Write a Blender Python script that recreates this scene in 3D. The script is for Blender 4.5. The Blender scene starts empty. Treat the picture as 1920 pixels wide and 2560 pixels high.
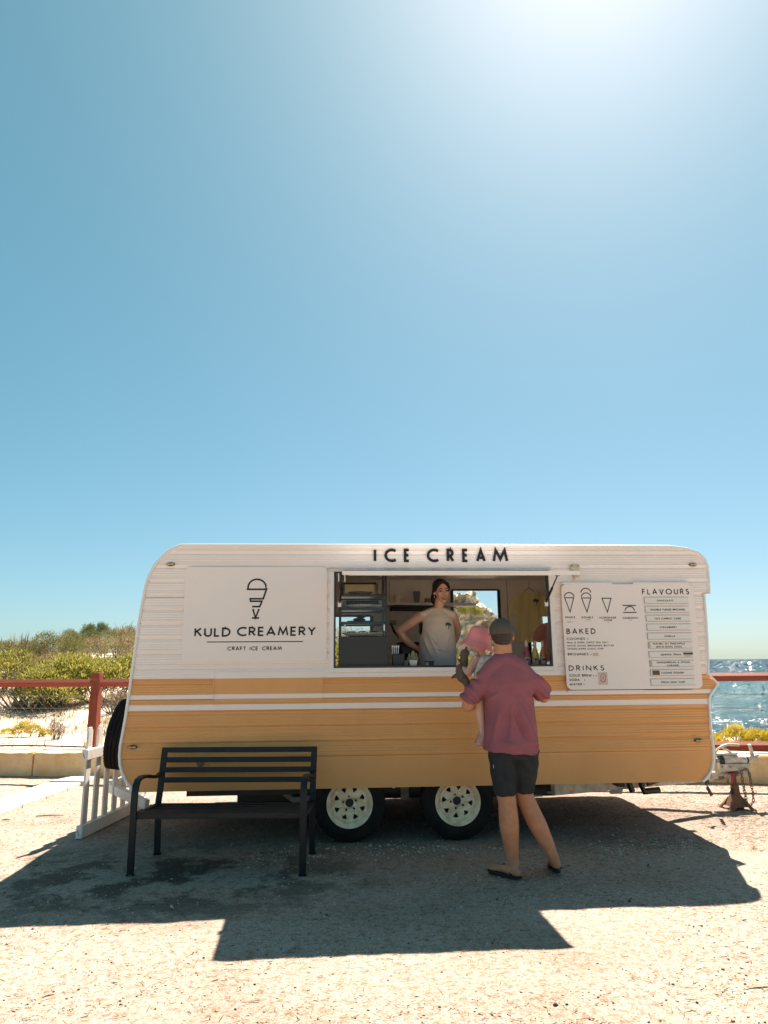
import bpy, bmesh, math, random
import numpy as np
from mathutils import Vector, Matrix, noise as mnoise
from mathutils.geometry import tessellate_polygon
from mathutils.bvhtree import BVHTree

S = bpy.context.scene
C = S.collection
random.seed(7)
RNG = np.random.default_rng(11)
PI = math.pi
R = math.radians

# ------------------------------------------------------------------ camera
F_PX, PITCH, ROLL, EYE = 1790.47, 0.205884, 0.0080273, 1.5     # measured for a 1920 x 2560 frame
_f = Vector((0, math.cos(PITCH), math.sin(PITCH)))
_r0 = Vector((1, 0, 0)); _u0 = Vector((0, -math.sin(PITCH), math.cos(PITCH)))
CR = _r0 * math.cos(ROLL) - _u0 * math.sin(ROLL)
CU = _u0 * math.cos(ROLL) + _r0 * math.sin(ROLL)
cam_d = bpy.data.cameras.new('camera')
cam = bpy.data.objects.new('camera', cam_d); C.objects.link(cam)
m = Matrix.Identity(4)
for i in range(3):
    m[i][0] = CR[i]; m[i][1] = CU[i]; m[i][2] = -_f[i]
m[2][3] = EYE
cam.matrix_world = m
cam_d.sensor_fit = 'VERTICAL'; cam_d.sensor_height = 36.0
cam_d.lens = F_PX / 2560 * 36.0
cam_d.clip_start = 0.05; cam_d.clip_end = 30000
S.camera = cam

# ------------------------------------------------------------------ light and exposure
SUN_EL, SUN_AZ = R(53.3), R(20.7)          # azimuth measured from +Y towards +X
world = bpy.data.worlds.new('World'); S.world = world; world.use_nodes = True
wn = world.node_tree.nodes; wl = world.node_tree.links
wn.clear()
sky = wn.new('ShaderNodeTexSky'); sky.sky_type = 'NISHITA'; sky.sun_disc = False
sky.sun_elevation = SUN_EL; sky.sun_rotation = SUN_AZ
sky.air_density = 0.75; sky.dust_density = 0.85; sky.ozone_density = 3.0; sky.altitude = 0
sep = wn.new('ShaderNodeSeparateColor'); com = wn.new('ShaderNodeCombineColor')
wl.new(sky.outputs[0], sep.inputs[0])
for i, (gain, power) in enumerate(((0.515, 0.935), (1.035, 0.665), (0.83, 0.77))):      # one tone curve for the whole sky: a clean, slightly teal blue
    pw_ = wn.new('ShaderNodeMath'); pw_.operation = 'POWER'; pw_.inputs[1].default_value = power
    ml_ = wn.new('ShaderNodeMath'); ml_.operation = 'MULTIPLY'; ml_.inputs[1].default_value = gain
    wl.new(sep.outputs[i], pw_.inputs[0]); wl.new(pw_.outputs[0], ml_.inputs[0]); wl.new(ml_.outputs[0], com.inputs[i])
bg = wn.new('ShaderNodeBackground'); bg.inputs['Strength'].default_value = 0.0635
wo = wn.new('ShaderNodeOutputWorld')
wl.new(com.outputs[0], bg.inputs['Color']); wl.new(bg.outputs[0], wo.inputs[0])
sun_d = bpy.data.lights.new('sun', 'SUN'); sun_d.energy = 4.8; sun_d.angle = R(0.5); sun_d.color = (1.0, 0.845, 0.70)
sun = bpy.data.objects.new('sun', sun_d); C.objects.link(sun)
sdir = Vector((math.sin(SUN_AZ) * math.cos(SUN_EL), math.cos(SUN_AZ) * math.cos(SUN_EL), math.sin(SUN_EL)))
sun.rotation_euler = sdir.to_track_quat('Z', 'Y').to_euler()
sun.location = sdir * 60
S.view_settings.view_transform = 'Standard'; S.view_settings.look = 'None'
S.view_settings.exposure = 1.82; S.view_settings.gamma = 1.0; S.view_settings.use_curve_mapping = False
S.render.engine = 'CYCLES'
S.cycles.max_bounces = 12; S.cycles.diffuse_bounces = 9; S.cycles.glossy_bounces = 4
S.cycles.transmission_bounces = 6; S.cycles.transparent_max_bounces = 12
S.cycles.caustics_reflective = False; S.cycles.caustics_refractive = False
S.cycles.use_denoising = True

# ------------------------------------------------------------------ measuring helpers
YAW = 0.0648070
AX = Vector((math.cos(YAW), math.sin(YAW), 0)); NRM = Vector((-math.sin(YAW), math.cos(YAW), 0))
ORG = NRM * (6.50062 * math.cos(YAW))      # the van's origin on the ground under its serving side
def ray(px, py):
    return _f * F_PX + CR * (px - 960) - CU * (py - 1280)
def W(px, py, y):                           # the point at world depth y
    d = ray(px, py); t = y / d.y
    return Vector((d.x * t, y, EYE + d.z * t))
def FP(px, py, off=0.0):                    # van coordinates (along, up) of the point at depth off behind the serving side
    d = ray(px, py); t = (ORG.dot(NRM) + off) / d.dot(NRM)
    p = d * t + Vector((0, 0, EYE))
    return (p.dot(AX), p.z)

# ------------------------------------------------------------------ materials
def srgb(r, g, b):
    f = lambda c: (c / 255 / 12.92) if c / 255 <= .04045 else ((c / 255 + .055) / 1.055) ** 2.4
    return (f(r), f(g), f(b))
MATS = {}
def mk(name, col, rough=.6, metal=0., var=.12, scale=6., col2=None, amt=.5, bump=0., bscale=40., spec=.5, transl=0., coord='Object', stretch=None, detail=6):
    if name in MATS: return MATS[name]
    mt = bpy.data.materials.new(name); mt.use_nodes = True
    nt = mt.node_tree; n = nt.nodes; l = nt.links
    b = n['Principled BSDF']; out = n['Material Output']
    b.inputs['Roughness'].default_value = rough; b.inputs['Metallic'].default_value = metal
    b.inputs['Specular IOR Level'].default_value = spec
    tc = n.new('ShaderNodeTexCoord'); vec = tc.outputs[coord]
    if stretch:
        mp = n.new('ShaderNodeMapping'); mp.inputs['Scale'].default_value = stretch
        l.new(vec, mp.inputs[0]); vec = mp.outputs[0]
    c2 = col2 if col2 else tuple(c * (1 - var * 2) for c in col)
    nz = n.new('ShaderNodeTexNoise'); nz.inputs['Scale'].default_value = scale; nz.inputs['Detail'].default_value = detail
    nz.inputs['Roughness'].default_value = .62
    l.new(vec, nz.inputs['Vector'])
    rp = n.new('ShaderNodeValToRGB')
    lo = .5 - .22 + (.5 - amt) * .5; hi = .5 + .22 + (.5 - amt) * .5
    rp.color_ramp.elements[0].position = max(0, lo); rp.color_ramp.elements[1].position = min(1, hi)
    rp.color_ramp.elements[0].color = (*col, 1); rp.color_ramp.elements[1].color = (*c2, 1)
    l.new(nz.outputs[0], rp.inputs[0]); l.new(rp.outputs[0], b.inputs['Base Color'])
    if bump:
        n2 = n.new('ShaderNodeTexNoise'); n2.inputs['Scale'].default_value = bscale; n2.inputs['Detail'].default_value = 4
        l.new(vec, n2.inputs['Vector'])
        bp = n.new('ShaderNodeBump'); bp.inputs['Strength'].default_value = bump; bp.inputs['Distance'].default_value = .01
        l.new(n2.outputs[0], bp.inputs['Height']); l.new(bp.outputs[0], b.inputs['Normal'])
    if transl:
        tr = n.new('ShaderNodeBsdfTranslucent'); l.new(rp.outputs[0], tr.inputs[0])
        mx = n.new('ShaderNodeMixShader'); mx.inputs[0].default_value = transl
        l.new(b.outputs[0], mx.inputs[1]); l.new(tr.outputs[0], mx.inputs[2]); l.new(mx.outputs[0], out.inputs[0])
    MATS[name] = mt
    return mt

white_paint = mk('white_paint', (.88, .80, .76), .32, col2=(.83, .745, .695), amt=.40, scale=1.6, stretch=(1.6, 1, 1.0))
white_board = mk('white_board', (.87, .79, .75), .45, var=.02, scale=2)
ochre_paint = mk('ochre_paint', (.75, .365, .122), .36, col2=(.68, .325, .108), amt=.42, scale=1.8, stretch=(1.6, 1, 1.0))
trim_white = mk('trim_white', (.82, .80, .78), .35, var=.03, scale=5)
inner_white = mk('inner_white', (.92, .88, .83), .6, var=.04, scale=3)
black_ink = mk('black_ink', (.006, .006, .008), .55, var=.05)
grey_ink = mk('grey_ink', (.16, .15, .15), .6, var=.05)
brown_card = mk('brown_card', (.16, .09, .05), .7, var=.2, scale=60)
black_frame = mk('black_frame', (.012, .015, .018), .35, var=.1)
rubber = mk('rubber', (.006, .007, .008), .85, spec=.25, col2=(.022, .018, .014), amt=.4, scale=9, bump=.2, bscale=60)
alu = mk('aluminium', (.62, .63, .64), .35, .85, var=.06, scale=8)
rim_paint = mk('rim_paint', (.90, .78, .57), .45, col2=(.42, .22, .08), amt=.24, scale=11, bump=.15, bscale=40)
dirty_steel = mk('dirty_steel', (.28, .24, .19), .7, col2=(.07, .05, .035), amt=.5, scale=9, bump=.3)
cream_steel = mk('cream_steel', (.62, .57, .47), .55, col2=(.22, .15, .09), amt=.32, scale=12, bump=.2)
hitch_white = mk('hitch_white', (.62, .58, .51), .45, col2=(.26, .17, .10), amt=.36, scale=16, bump=.2)
dark_steel = mk('dark_steel', (.016, .016, .018), .6, var=.2, scale=12)
rust = mk('rust', (.22, .10, .045), .8, col2=(.09, .045, .03), scale=14, bump=.4)
chain_steel = mk('chain_steel', (.20, .17, .14), .55, .6, col2=(.16, .07, .03), scale=30)
bench_paint = mk('bench_paint', (.005, .011, .015), .5, spec=.3, col2=(.020, .020, .019), amt=.36, scale=7, bump=.1, bscale=80)
picket_white = mk('picket_white', (.78, .765, .74), .5, col2=(.55, .50, .43), amt=.30, scale=7, stretch=(3, 3, .8))
timber_red = mk('timber_red', (.25, .060, .037), .7, spec=.2, col2=(.16, .04, .026), amt=.5, scale=5, stretch=(1, 8, 8), bump=.3, bscale=18)
timber_post = mk('timber_post', (.25, .060, .037), .7, spec=.2, col2=(.16, .04, .026), amt=.5, scale=5, stretch=(8, 8, 1), bump=.3, bscale=18)
limestone = mk('limestone', (.66, .385, .155), .9, col2=(.80, .60, .36), amt=.5, scale=4.5, bump=.8, bscale=14)
mortar = mk('mortar', (.50, .30, .11), .95, var=.2, scale=9, bump=.5)
wire_m = mk('wire', (.50, .48, .45), .5, .5)
lens_m = mk('lamp_lens', (.62, .50, .30), .25, var=.1)
glassm = bpy.data.materials.new('clear_glass'); glassm.use_nodes = True
def _glass():
    nt = glassm.node_tree; n = nt.nodes; l = nt.links
    for x in list(n): n.remove(x)
    o = n.new('ShaderNodeOutputMaterial'); g = n.new('ShaderNodeBsdfGlossy'); g.inputs['Roughness'].default_value = .03
    t = n.new('ShaderNodeBsdfTransparent'); t.inputs[0].default_value = (.93, .95, .95, 1)
    fr = n.new('ShaderNodeFresnel'); fr.inputs[0].default_value = 1.30
    mx = n.new('ShaderNodeMixShader'); l.new(fr.outputs[0], mx.inputs[0]); l.new(t.outputs[0], mx.inputs[1]); l.new(g.outputs[0], mx.inputs[2]); l.new(mx.outputs[0], o.inputs[0])
_glass()

# ------------------------------------------------------------------ object helpers
def tag(o, label=None, cat=None, group=None, kind=None):
    if label: o['label'] = label
    if cat: o['category'] = cat
    if group: o['group'] = group
    if kind: o['kind'] = kind
    return o
def thing(name, label, cat, loc=(0, 0, 0), rz=0., group=None):
    o = bpy.data.objects.new(name, None); C.objects.link(o)
    o.location = loc; o.rotation_euler = (0, 0, rz); o.empty_display_size = .1
    return tag(o, label, cat, group)
def van_thing(name, label, cat, group=None):         # a thing placed in the van's own coordinates
    return thing(name, label, cat, ORG, YAW, group)

class MB:
    """collects shapes and links them as ONE mesh object"""
    def __init__(s): s.v = []; s.f = []
    def add(s, v, f):
        k = len(s.v); s.v += [tuple(p) for p in v]; s.f += [tuple(i + k for i in q) for q in f]; return s
    def box(s, c, d, rot=None):
        hx, hy, hz = d[0] / 2, d[1] / 2, d[2] / 2
        v = [Vector((x * hx, y * hy, z * hz)) for x in (-1, 1) for y in (-1, 1) for z in (-1, 1)]
        if rot is not None:
            v = [rot @ p for p in v]
        v = [p + Vector(c) for p in v]
        return s.add(v, [(0, 1, 3, 2), (4, 6, 7, 5), (0, 4, 5, 1), (2, 3, 7, 6), (0, 2, 6, 4), (1, 5, 7, 3)])
    def bar(s, a, b, w, h, up=(0, 0, 1)):             # a rectangular bar between two points
        a = Vector(a); b = Vector(b); t = (b - a).normalized(); u = Vector(up)
        if abs(t.dot(u)) > .98: u = Vector((0, 1, 0))
        sd = t.cross(u).normalized(); u = sd.cross(t).normalized()
        v = [p + sd * (w / 2 * i) + u * (h / 2 * j) for p in (a, b) for i, j in ((-1, -1), (1, -1), (1, 1), (-1, 1))]
        return s.add(v, [(3, 2, 1, 0), (4, 5, 6, 7), (0, 1, 5, 4), (1, 2, 6, 5), (2, 3, 7, 6), (3, 0, 4, 7)])
    def tube(s, pts, rad, n=10, hint=(0, 1, 0), cap='flat', closed=False):
        """swept ellipse: rad is a number or (side, up) per point"""
        pts = [Vector(p) for p in pts]
        if not isinstance(rad, (list,)): rad = [rad] * len(pts)
        rad = [(q, q) if not isinstance(q, tuple) else q for q in rad]
        if cap == 'round' and not closed:
            d0 = (pts[0] - pts[1]).normalized(); d1 = (pts[-1] - pts[-2]).normalized()
            r0 = min(rad[0]); r1 = min(rad[-1]); p0 = []; q0 = []; p1 = []; q1 = []
            for k in (3, 2, 1):
                a = k * PI / 2 / 3.15; p0.append(pts[0] + d0 * r0 * math.sin(a)); q0.append((rad[0][0] * math.cos(a), rad[0][1] * math.cos(a)))
                p1.insert(0, pts[-1] + d1 * r1 * math.sin(a)); q1.insert(0, (rad[-1][0] * math.cos(a), rad[-1][1] * math.cos(a)))
            pts = p0 + pts + p1; rad = q0 + rad + q1
        V = []; F = []; N = len(pts); h = Vector(hint)
        for i, p in enumerate(pts):
            if closed: t = pts[(i + 1) % N] - pts[i - 1]
            else: t = pts[min(i + 1, N - 1)] - pts[max(i - 1, 0)]
            t.normalize(); sd = t.cross(h)
            if sd.length < .05: sd = t.cross(Vector((1, .01, 0)))
            sd.normalize(); up = sd.cross(t).normalized()
            for k in range(n):
                a = 2 * PI * k / n
                V.append(p + sd * rad[i][0] * math.cos(a) + up * rad[i][1] * math.sin(a))
        for i in range(N if closed else N - 1):
            j = (i + 1) % N
            for k in range(n):
                F.append((i * n + k, i * n + (k + 1) % n, j * n + (k + 1) % n, j * n + k))
        if not closed:
            F.append(tuple(reversed(range(n)))); F.append(tuple((N - 1) * n + k for k in range(n)))
        return s.add(V, [tuple(reversed(f)) for f in F])
    def lathe(s, prof, n=32, axis='Z', org=(0, 0, 0), M=None):   # prof: (radius, height)
        V = []; F = []; P = len(prof)
        for k in range(n):
            a = 2 * PI * k / n
            for r, h in prof:
                p = Vector((r * math.cos(a), r * math.sin(a), h))
                if axis == 'Y': p = Vector((p.x, p.z, p.y))
                if axis == 'X': p = Vector((p.z, p.x, p.y))
                if M is not None: p = M @ p
                V.append(p + Vector(org))
        for k in range(n):
            for i in range(P - 1):
                a = k * P + i; b = ((k + 1) % n) * P + i
                F.append((a, b, b + 1, a + 1))
        return s.add(V, F)
    def prism(s, polys, y0, y1, sides=True, back=True):   # outline (x,z) with holes, between depths y0 (front) and y1
        vs = [[Vector((p[0], p[1], 0)) for p in q] for q in polys]
        tri = tessellate_polygon(vs); flat = [p for q in vs for p in q]; n = len(flat)
        V = [(p.x, y0, p.y) for p in flat] + [(p.x, y1, p.y) for p in flat]; F = []
        for t in tri:
            a, b, c = (flat[i] for i in t)
            cw = (b.x - a.x) * (c.y - a.y) - (b.y - a.y) * (c.x - a.x)
            t = tuple(t) if cw > 0 else tuple(reversed(t))
            F.append(t)
            if back: F.append(tuple(i + n for i in reversed(t)))
        if sides:
            k = 0
            for q in vs:
                m_ = len(q)
                for i in range(m_):
                    a = k + i; b = k + (i + 1) % m_; F.append((a, b, b + n, a + n))
                k += m_
        return s.add(V, F)
    def ell(s, c, r, rot=None, n=14, m_=10):
        V = []; F = []
        for i in range(1, m_):
            th = PI * i / m_
            for k in range(n):
                a = 2 * PI * k / n
                p = Vector((r[0] * math.sin(th) * math.cos(a), r[1] * math.sin(th) * math.sin(a), r[2] * math.cos(th)))
                if rot is not None: p = rot @ p
                V.append(p + Vector(c))
        tp = Vector((0, 0, r[2])); 
        if rot is not None: tp = rot @ tp
        V.append(Vector(c) + tp); V.append(Vector(c) - tp); T = len(V) - 2
        for i in range(m_ - 2):
            for k in range(n):
                F.append((i * n + k, (i + 1) * n + k, (i + 1) * n + (k + 1) % n, i * n + (k + 1) % n))
        for k in range(n):
            F.append((T, k, (k + 1) % n)); F.append((T + 1, (m_ - 2) * n + (k + 1) % n, (m_ - 2) * n + k))
        return s.add(V, F)
    def xf(s, M, start=0):
        for i in range(start, len(s.v)): s.v[i] = tuple(M @ Vector(s.v[i]))
        return s
    def mesh(s, name, mat, smooth=False, bevel=0., seg=2, fix=True, angle=35):
        me = bpy.data.meshes.new(name); me.from_pydata(s.v, [], s.f)
        bm = bmesh.new(); bm.from_mesh(me)
        if fix: bmesh.ops.recalc_face_normals(bm, faces=bm.faces)
        if bevel:
            ed = [e for e in bm.edges if len(e.link_faces) == 2 and e.calc_face_angle(0) > R(30)]
            bmesh.ops.bevel(bm, geom=ed, offset=bevel, segments=seg, profile=.6, affect='EDGES', clamp_overlap=True)
        bm.to_mesh(me); bm.free()
        if mat: me.materials.append(mat)
        if smooth:
            me.polygons.foreach_set('use_smooth', [True] * len(me.polygons))
            try: me.set_sharp_from_angle(angle=R(angle))
            except Exception: pass
        me.update(); return me
    def build(s, name, mat, parent=None, **k):
        o = bpy.data.objects.new(name, s.mesh(name, mat, **k)); C.objects.link(o)
        if parent is not None: o.parent = parent
        return o
def lathe_cap(prof): return prof
def link_mesh(name, me, parent=None):
    o = bpy.data.objects.new(name, me); C.objects.link(o)
    if parent is not None: o.parent = parent
    return o
def copy_tree(o, parent=None):
    c = o.copy(); C.objects.link(c)
    if parent is not None: c.parent = parent
    for ch in list(o.children): copy_tree(ch, c)
    return c
def rrect(x0, z0, x1, z1, r, n=6):
    P = []
    for cx, cz, a0 in ((x1 - r, z1 - r, 0), (x0 + r, z1 - r, 90), (x0 + r, z0 + r, 180), (x1 - r, z0 + r, 270)):
        for k in range(n + 1):
            a = R(a0 + 90 * k / n); P.append((cx + r * math.cos(a), cz + r * math.sin(a)))
    return P
def np_mesh(name, V, F, mat, parent=None, smooth=False):
    """fast mesh from numpy arrays; every face has the same number of corners"""
    V = np.asarray(V, dtype=np.float32); F = np.asarray(F, dtype=np.int32); k = F.shape[1]
    me = bpy.data.meshes.new(name)
    me.vertices.add(len(V)); me.vertices.foreach_set('co', V.ravel())
    me.loops.add(F.size); me.loops.foreach_set('vertex_index', F.ravel())
    me.polygons.add(len(F)); me.polygons.foreach_set('loop_start', np.arange(0, F.size, k, dtype=np.int32))
    me.update(calc_edges=True); me.validate()
    if smooth: me.polygons.foreach_set('use_smooth', [True] * len(me.polygons))
    if mat: me.materials.append(mat)
    return link_mesh(name, me, parent)
def blob(name, mb, voxel, mat, parent=None, iters=6, fac=.5, sculpt=None):
    """one continuous surface grown over overlapping volumes"""
    o = mb.build(name + '_tmp', None)
    md = o.modifiers.new('r', 'REMESH'); md.mode = 'VOXEL'; md.voxel_size = voxel
    if iters:
        sm = o.modifiers.new('s', 'SMOOTH'); sm.factor = fac; sm.iterations = iters
    dg = bpy.context.evaluated_depsgraph_get(); dg.update()
    me = bpy.data.meshes.new_from_object(o.evaluated_get(dg)); me.name = name
    old = o.data; bpy.data.objects.remove(o); bpy.data.meshes.remove(old)
    if sculpt:
        n = len(me.vertices); co = np.empty(n * 3, np.float32); me.vertices.foreach_get('co', co); co = co.reshape(-1, 3)
        no = np.empty(n * 3, np.float32); me.vertices.foreach_get('normal', no); no = no.reshape(-1, 3)
        co = co + no * sculpt(co, no)[:, None]
        me.vertices.foreach_set('co', co.astype(np.float32).ravel()); me.update()
    me.materials.clear(); me.materials.append(mat)
    me.polygons.foreach_set('use_smooth', [True] * len(me.polygons))
    return link_mesh(name, me, parent)

# ------------------------------------------------------------------ stroke lettering (cap height 1)
def _arc(cx, cz, rx, rz, a0, a1, n=12):
    return [(cx + rx * math.cos(R(a0 + (a1 - a0) * k / n)), cz + rz * math.sin(R(a0 + (a1 - a0) * k / n))) for k in range(n + 1)]
G = {
 'A': (.74, [[(0, 0), (.37, 1), (.74, 0)], [(.14, .30), (.60, .30)]]),
 'B': (.50, [[(0, 0), (0, 1)], [(0, 1), (.22, 1)] + _arc(.22, .77, .23, .23, 90, -90) + [(0, .54)], [(0, .54), (.24, .54)] + _arc(.24, .27, .26, .27, 90, -90) + [(0, 0)]]),
 'C': (.76, [_arc(.5, .5, .5, .5, 52, 308, 20)]),
 'D': (.66, [[(0, 0), (0, 1), (.18, 1)] + _arc(.18, .5, .48, .5, 90, -90, 16) + [(0, 0)]]),
 'E': (.44, [[(.44, 1), (0, 1), (0, 0), (.44, 0)], [(0, .52), (.40, .52)]]),
 'F': (.42, [[(.42, 1), (0, 1), (0, 0)], [(0, .52), (.38, .52)]]),
 'G': (.90, [_arc(.5, .5, .5, .5, 48, 360, 22) + [(.56, .5)]]),
 'H': (.62, [[(0, 0), (0, 1)], [(.62, 0), (.62, 1)], [(0, .52), (.62, .52)]]),
 'I': (.0, [[(0, 0), (0, 1)]]),
 'J': (.30, [[(.3, 1), (.3, .22)] + _arc(.08, .22, .22, .22, 0, -110, 8)]),
 'K': (.56, [[(0, 0), (0, 1)], [(.52, 1), (.02, .50)], [(.16, .62), (.56, 0)]]),
 'L': (.40, [[(0, 1), (0, 0), (.40, 0)]]),
 'M': (.86, [[(0, 0), (.14, 1), (.43, .18), (.72, 1), (.86, 0)]]),
 'N': (.68, [[(0, 0), (0, 1), (.68, 0), (.68, 1)]]),
 'O': (1.0, [_arc(.5, .5, .5, .5, 0, 360, 28)]),
 'P': (.46, [[(0, 0), (0, 1), (.20, 1)] + _arc(.20, .73, .26, .27, 90, -90) + [(0, .46)]]),
 'Q': (1.0, [_arc(.5, .5, .5, .5, 0, 360, 28), [(.58, .32), (.95, -.06)]]),
 'R': (.52, [[(0, 0), (0, 1), (.22, 1)] + _arc(.22, .74, .25, .26, 90, -90) + [(0, .48)], [(.20, .48), (.52, 0)]]),
 'S': (.46, [_arc(.23, .755, .20, .235, 35, 250, 12) + _arc(.23, .26, .22, .25, 70, -150, 14)]),
 'T': (.50, [[(0, 1), (.50, 1)], [(.25, 1), (.25, 0)]]),
 'U': (.58, [[(0, 1), (0, .30)] + _arc(.29, .30, .29, .30, 180, 360) + [(.58, 1)]]),
 'V': (.66, [[(0, 1), (.33, 0), (.66, 1)]]),
 'W': (1.02, [[(0, 1), (.26, 0), (.51, .86), (.76, 0), (1.02, 1)]]),
 'X': (.60, [[(0, 0), (.60, 1)], [(0, 1), (.60, 0)]]),
 'Y': (.62, [[(0, 1), (.31, .48), (.62, 1)], [(.31, .48), (.31, 0)]]),
 'Z': (.52, [[(0, 1), (.52, 1), (0, 0), (.52, 0)]]),
 '&': (.66, [[(.64, 0), (.14, .64)] + _arc(.28, .79, .17, .20, 215, -35, 12) + [(.06, .36)] + _arc(.24, .24, .22, .24, 150, 330, 10) + [(.62, .42)]]),
 '/': (.36, [[(0, -.05), (.36, 1.05)]]), "'": (.06, [[(.05, 1), (.02, .75)]]), '.': (.05, [[(0, 0), (.05, 0)]]),
 '0': (.52, [_arc(.26, .5, .26, .5, 0, 360, 20)]), '1': (.16, [[(0, .82), (.16, 1), (.16, 0)]]),
 '2': (.46, [_arc(.23, .75, .22, .25, 165, -35, 10) + [(0, 0), (.46, 0)]]),
 '4': (.56, [[(.42, 0), (.42, 1), (0, .28), (.56, .28)]]),
 '5': (.46, [[(.42, 1), (.12, 1), (.06, .58)] + _arc(.21, .31, .25, .31, 110, -140, 12)]),
 '6': (.50, [[(.38, 1), (.06, .46)] + _arc(.25, .29, .24, .29, 150, 510, 18)]),
 '7': (.46, [[(0, 1), (.46, 1), (.14, 0)]]), '9': (.50, [[(.12, 0), (.44, .54)] + _arc(.25, .71, .24, .29, -30, 330, 18)]),
}
def ribbon(mb, pts, w, depth, y=0.):
    """a flat stroke in the x-z plane, standing proud towards -y"""
    P = [Vector((p[0], p[1])) for p in pts]; closed = (P[0] - P[-1]).length < 1e-6
    if closed: P = P[:-1]
    n = len(P); L = []; Rr = []
    for i in range(n):
        a = P[i - 1] if (i > 0 or closed) else None; b = P[(i + 1) % n] if (i < n - 1 or closed) else None
        d1 = (P[i] - a).normalized() if a is not None else None; d2 = (b - P[i]).normalized() if b is not None else None
        if d1 is None: d1 = d2
        if d2 is None: d2 = d1
        n1 = Vector((-d1.y, d1.x)); n2 = Vector((-d2.y, d2.x)); mm = n1 + n2
        if mm.length < .2: mm = n1
        mm.normalize(); k = min(1 / max(mm.dot(n1), .3), 2.6)
        L.append(P[i] + mm * (w / 2 * k)); Rr.append(P[i] - mm * (w / 2 * k))
    V = []; F = []
    for q in (L, Rr):
        V += [(p.x, y - depth, p.y) for p in q]
    for q in (L, Rr):
        V += [(p.x, y, p.y) for p in q]
    for i in range(n if closed else n - 1):
        j = (i + 1) % n
        F += [(i, n + i, n + j, j), (i, j, 2 * n + j, 2 * n + i), (n + i, 3 * n + i, 3 * n + j, n + j)]
    if not closed:
        F += [(0, 2 * n, 3 * n, n), (n - 1, 2 * n - 1, 4 * n - 1, 3 * n - 1)]
    return mb.add(V, F)
def text_strokes(txt, x0, x1, z0, z1, gap=.34, space=.62):
    """strokes of a line of text stretched over x0..x1 with baseline z0 and cap line z1"""
    h = z1 - z0; adv = []; x = 0
    for ch in txt:
        if ch == ' ': x += space; continue
        w, st = G[ch]; adv.append((x, st)); x += w + gap
    tot = x - gap; k = (x1 - x0) / tot
    return [[[(x0 + (a + p[0]) * k, z0 + p[1] * h) for p in q] for q in st] for a, st in adv]
def text(parent, txt, x0, x1, z0, z1, weight=.13, y=0., depth=.0015, mat=None, name='lettering', gap=.34, space=.62):
    mb = MB()
    for st in text_strokes(txt, x0, x1, z0, z1, gap, space):
        for q in st: ribbon(mb, q, (z1 - z0) * weight, depth, y)
    return mb.build(name, mat or black_ink, parent, fix=False)
# ================================================================== ground, sea, dune
def sstep(a, b, x):
    t = np.clip((x - a) / (b - a), 0, 1); return t * t * (3 - 2 * t)
_NP = np.random.default_rng(5)
_TAB = _NP.random((256, 256))
def vnoise(x, y):
    xi = np.floor(x).astype(int); yi = np.floor(y).astype(int); fx = x - xi; fy = y - yi
    fx = fx * fx * (3 - 2 * fx); fy = fy * fy * (3 - 2 * fy)
    g = lambda a, b: _TAB[a & 255, b & 255]
    return (g(xi, yi) * (1 - fx) + g(xi + 1, yi) * fx) * (1 - fy) + (g(xi, yi + 1) * (1 - fx) + g(xi + 1, yi + 1) * fx) * fy
def fbm(x, y, o=4):
    s = 0; a = 1.; t = 0
    for k in range(o): s = s + a * (vnoise(x * 2 ** k + 17 * k, y * 2 ** k + 31 * k) - .5); t += a; a *= .5
    return s / t
def wall_y(x): return 10.02 - .112 * x
def ground_h(x, y):
    x = np.asarray(x, float); y = np.asarray(y, float)
    d = y - (wall_y(x) + .22)
    lot = .018 * fbm(x * 1.3, y * 1.3, 3) + .016 * fbm(x * 6, y * 6, 3) - .008
    back = .30 + .05 * fbm(x * .8, y * .8, 4)
    left = 1 - sstep(1.5, 5.5, x - (y - 10) * .16)
    dune = left * (sstep(0, 9, d) * .45 + sstep(6, 22, d) * 1.25 + .35 * fbm(x * .12, y * .12, 3) * sstep(4, 14, d))
    rt = 1 - left
    fall = -rt * (sstep(1.5, 16, d) * 3.4 + .5 * sstep(14, 40, d))
    h = np.where(d > 0, np.where(d < .25, .30, back + dune + fall), lot)
    far = sstep(34, 60, y); h = np.where(y > 30, h * (1 - far) + far * (-6), h)
    side = sstep(30, 70, np.abs(x)) * sstep(8, 20, y); h = h - side * 5
    return h
def axis_pts(lo, hi, step, far_lo, far_hi):
    a = list(np.arange(lo, hi, step)); s = step; p = hi
    while p < far_hi: a.append(p); s *= 1.16; p += s
    a.append(far_hi); s = step; p = lo - step; b = []
    while p > far_lo: b.append(p); s *= 1.16; p -= s
    b.append(far_lo); return np.array(b[::-1] + a)
gx = axis_pts(-6.4, 7.2, .045, -900, 900); gy = axis_pts(1.2, 12.0, .04, -900, 120)
XX, YY = np.meshgrid(gx, gy, indexing='ij'); HH = ground_h(XX, YY)
nx, ny = XX.shape
idx = np.arange(nx * ny).reshape(nx, ny)
GF = np.stack([idx[:-1, :-1].ravel(), idx[1:, :-1].ravel(), idx[1:, 1:].ravel(), idx[:-1, 1:].ravel()], 1)
gm = bpy.data.materials.new('sandy_gravel'); gm.use_nodes = True
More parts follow.
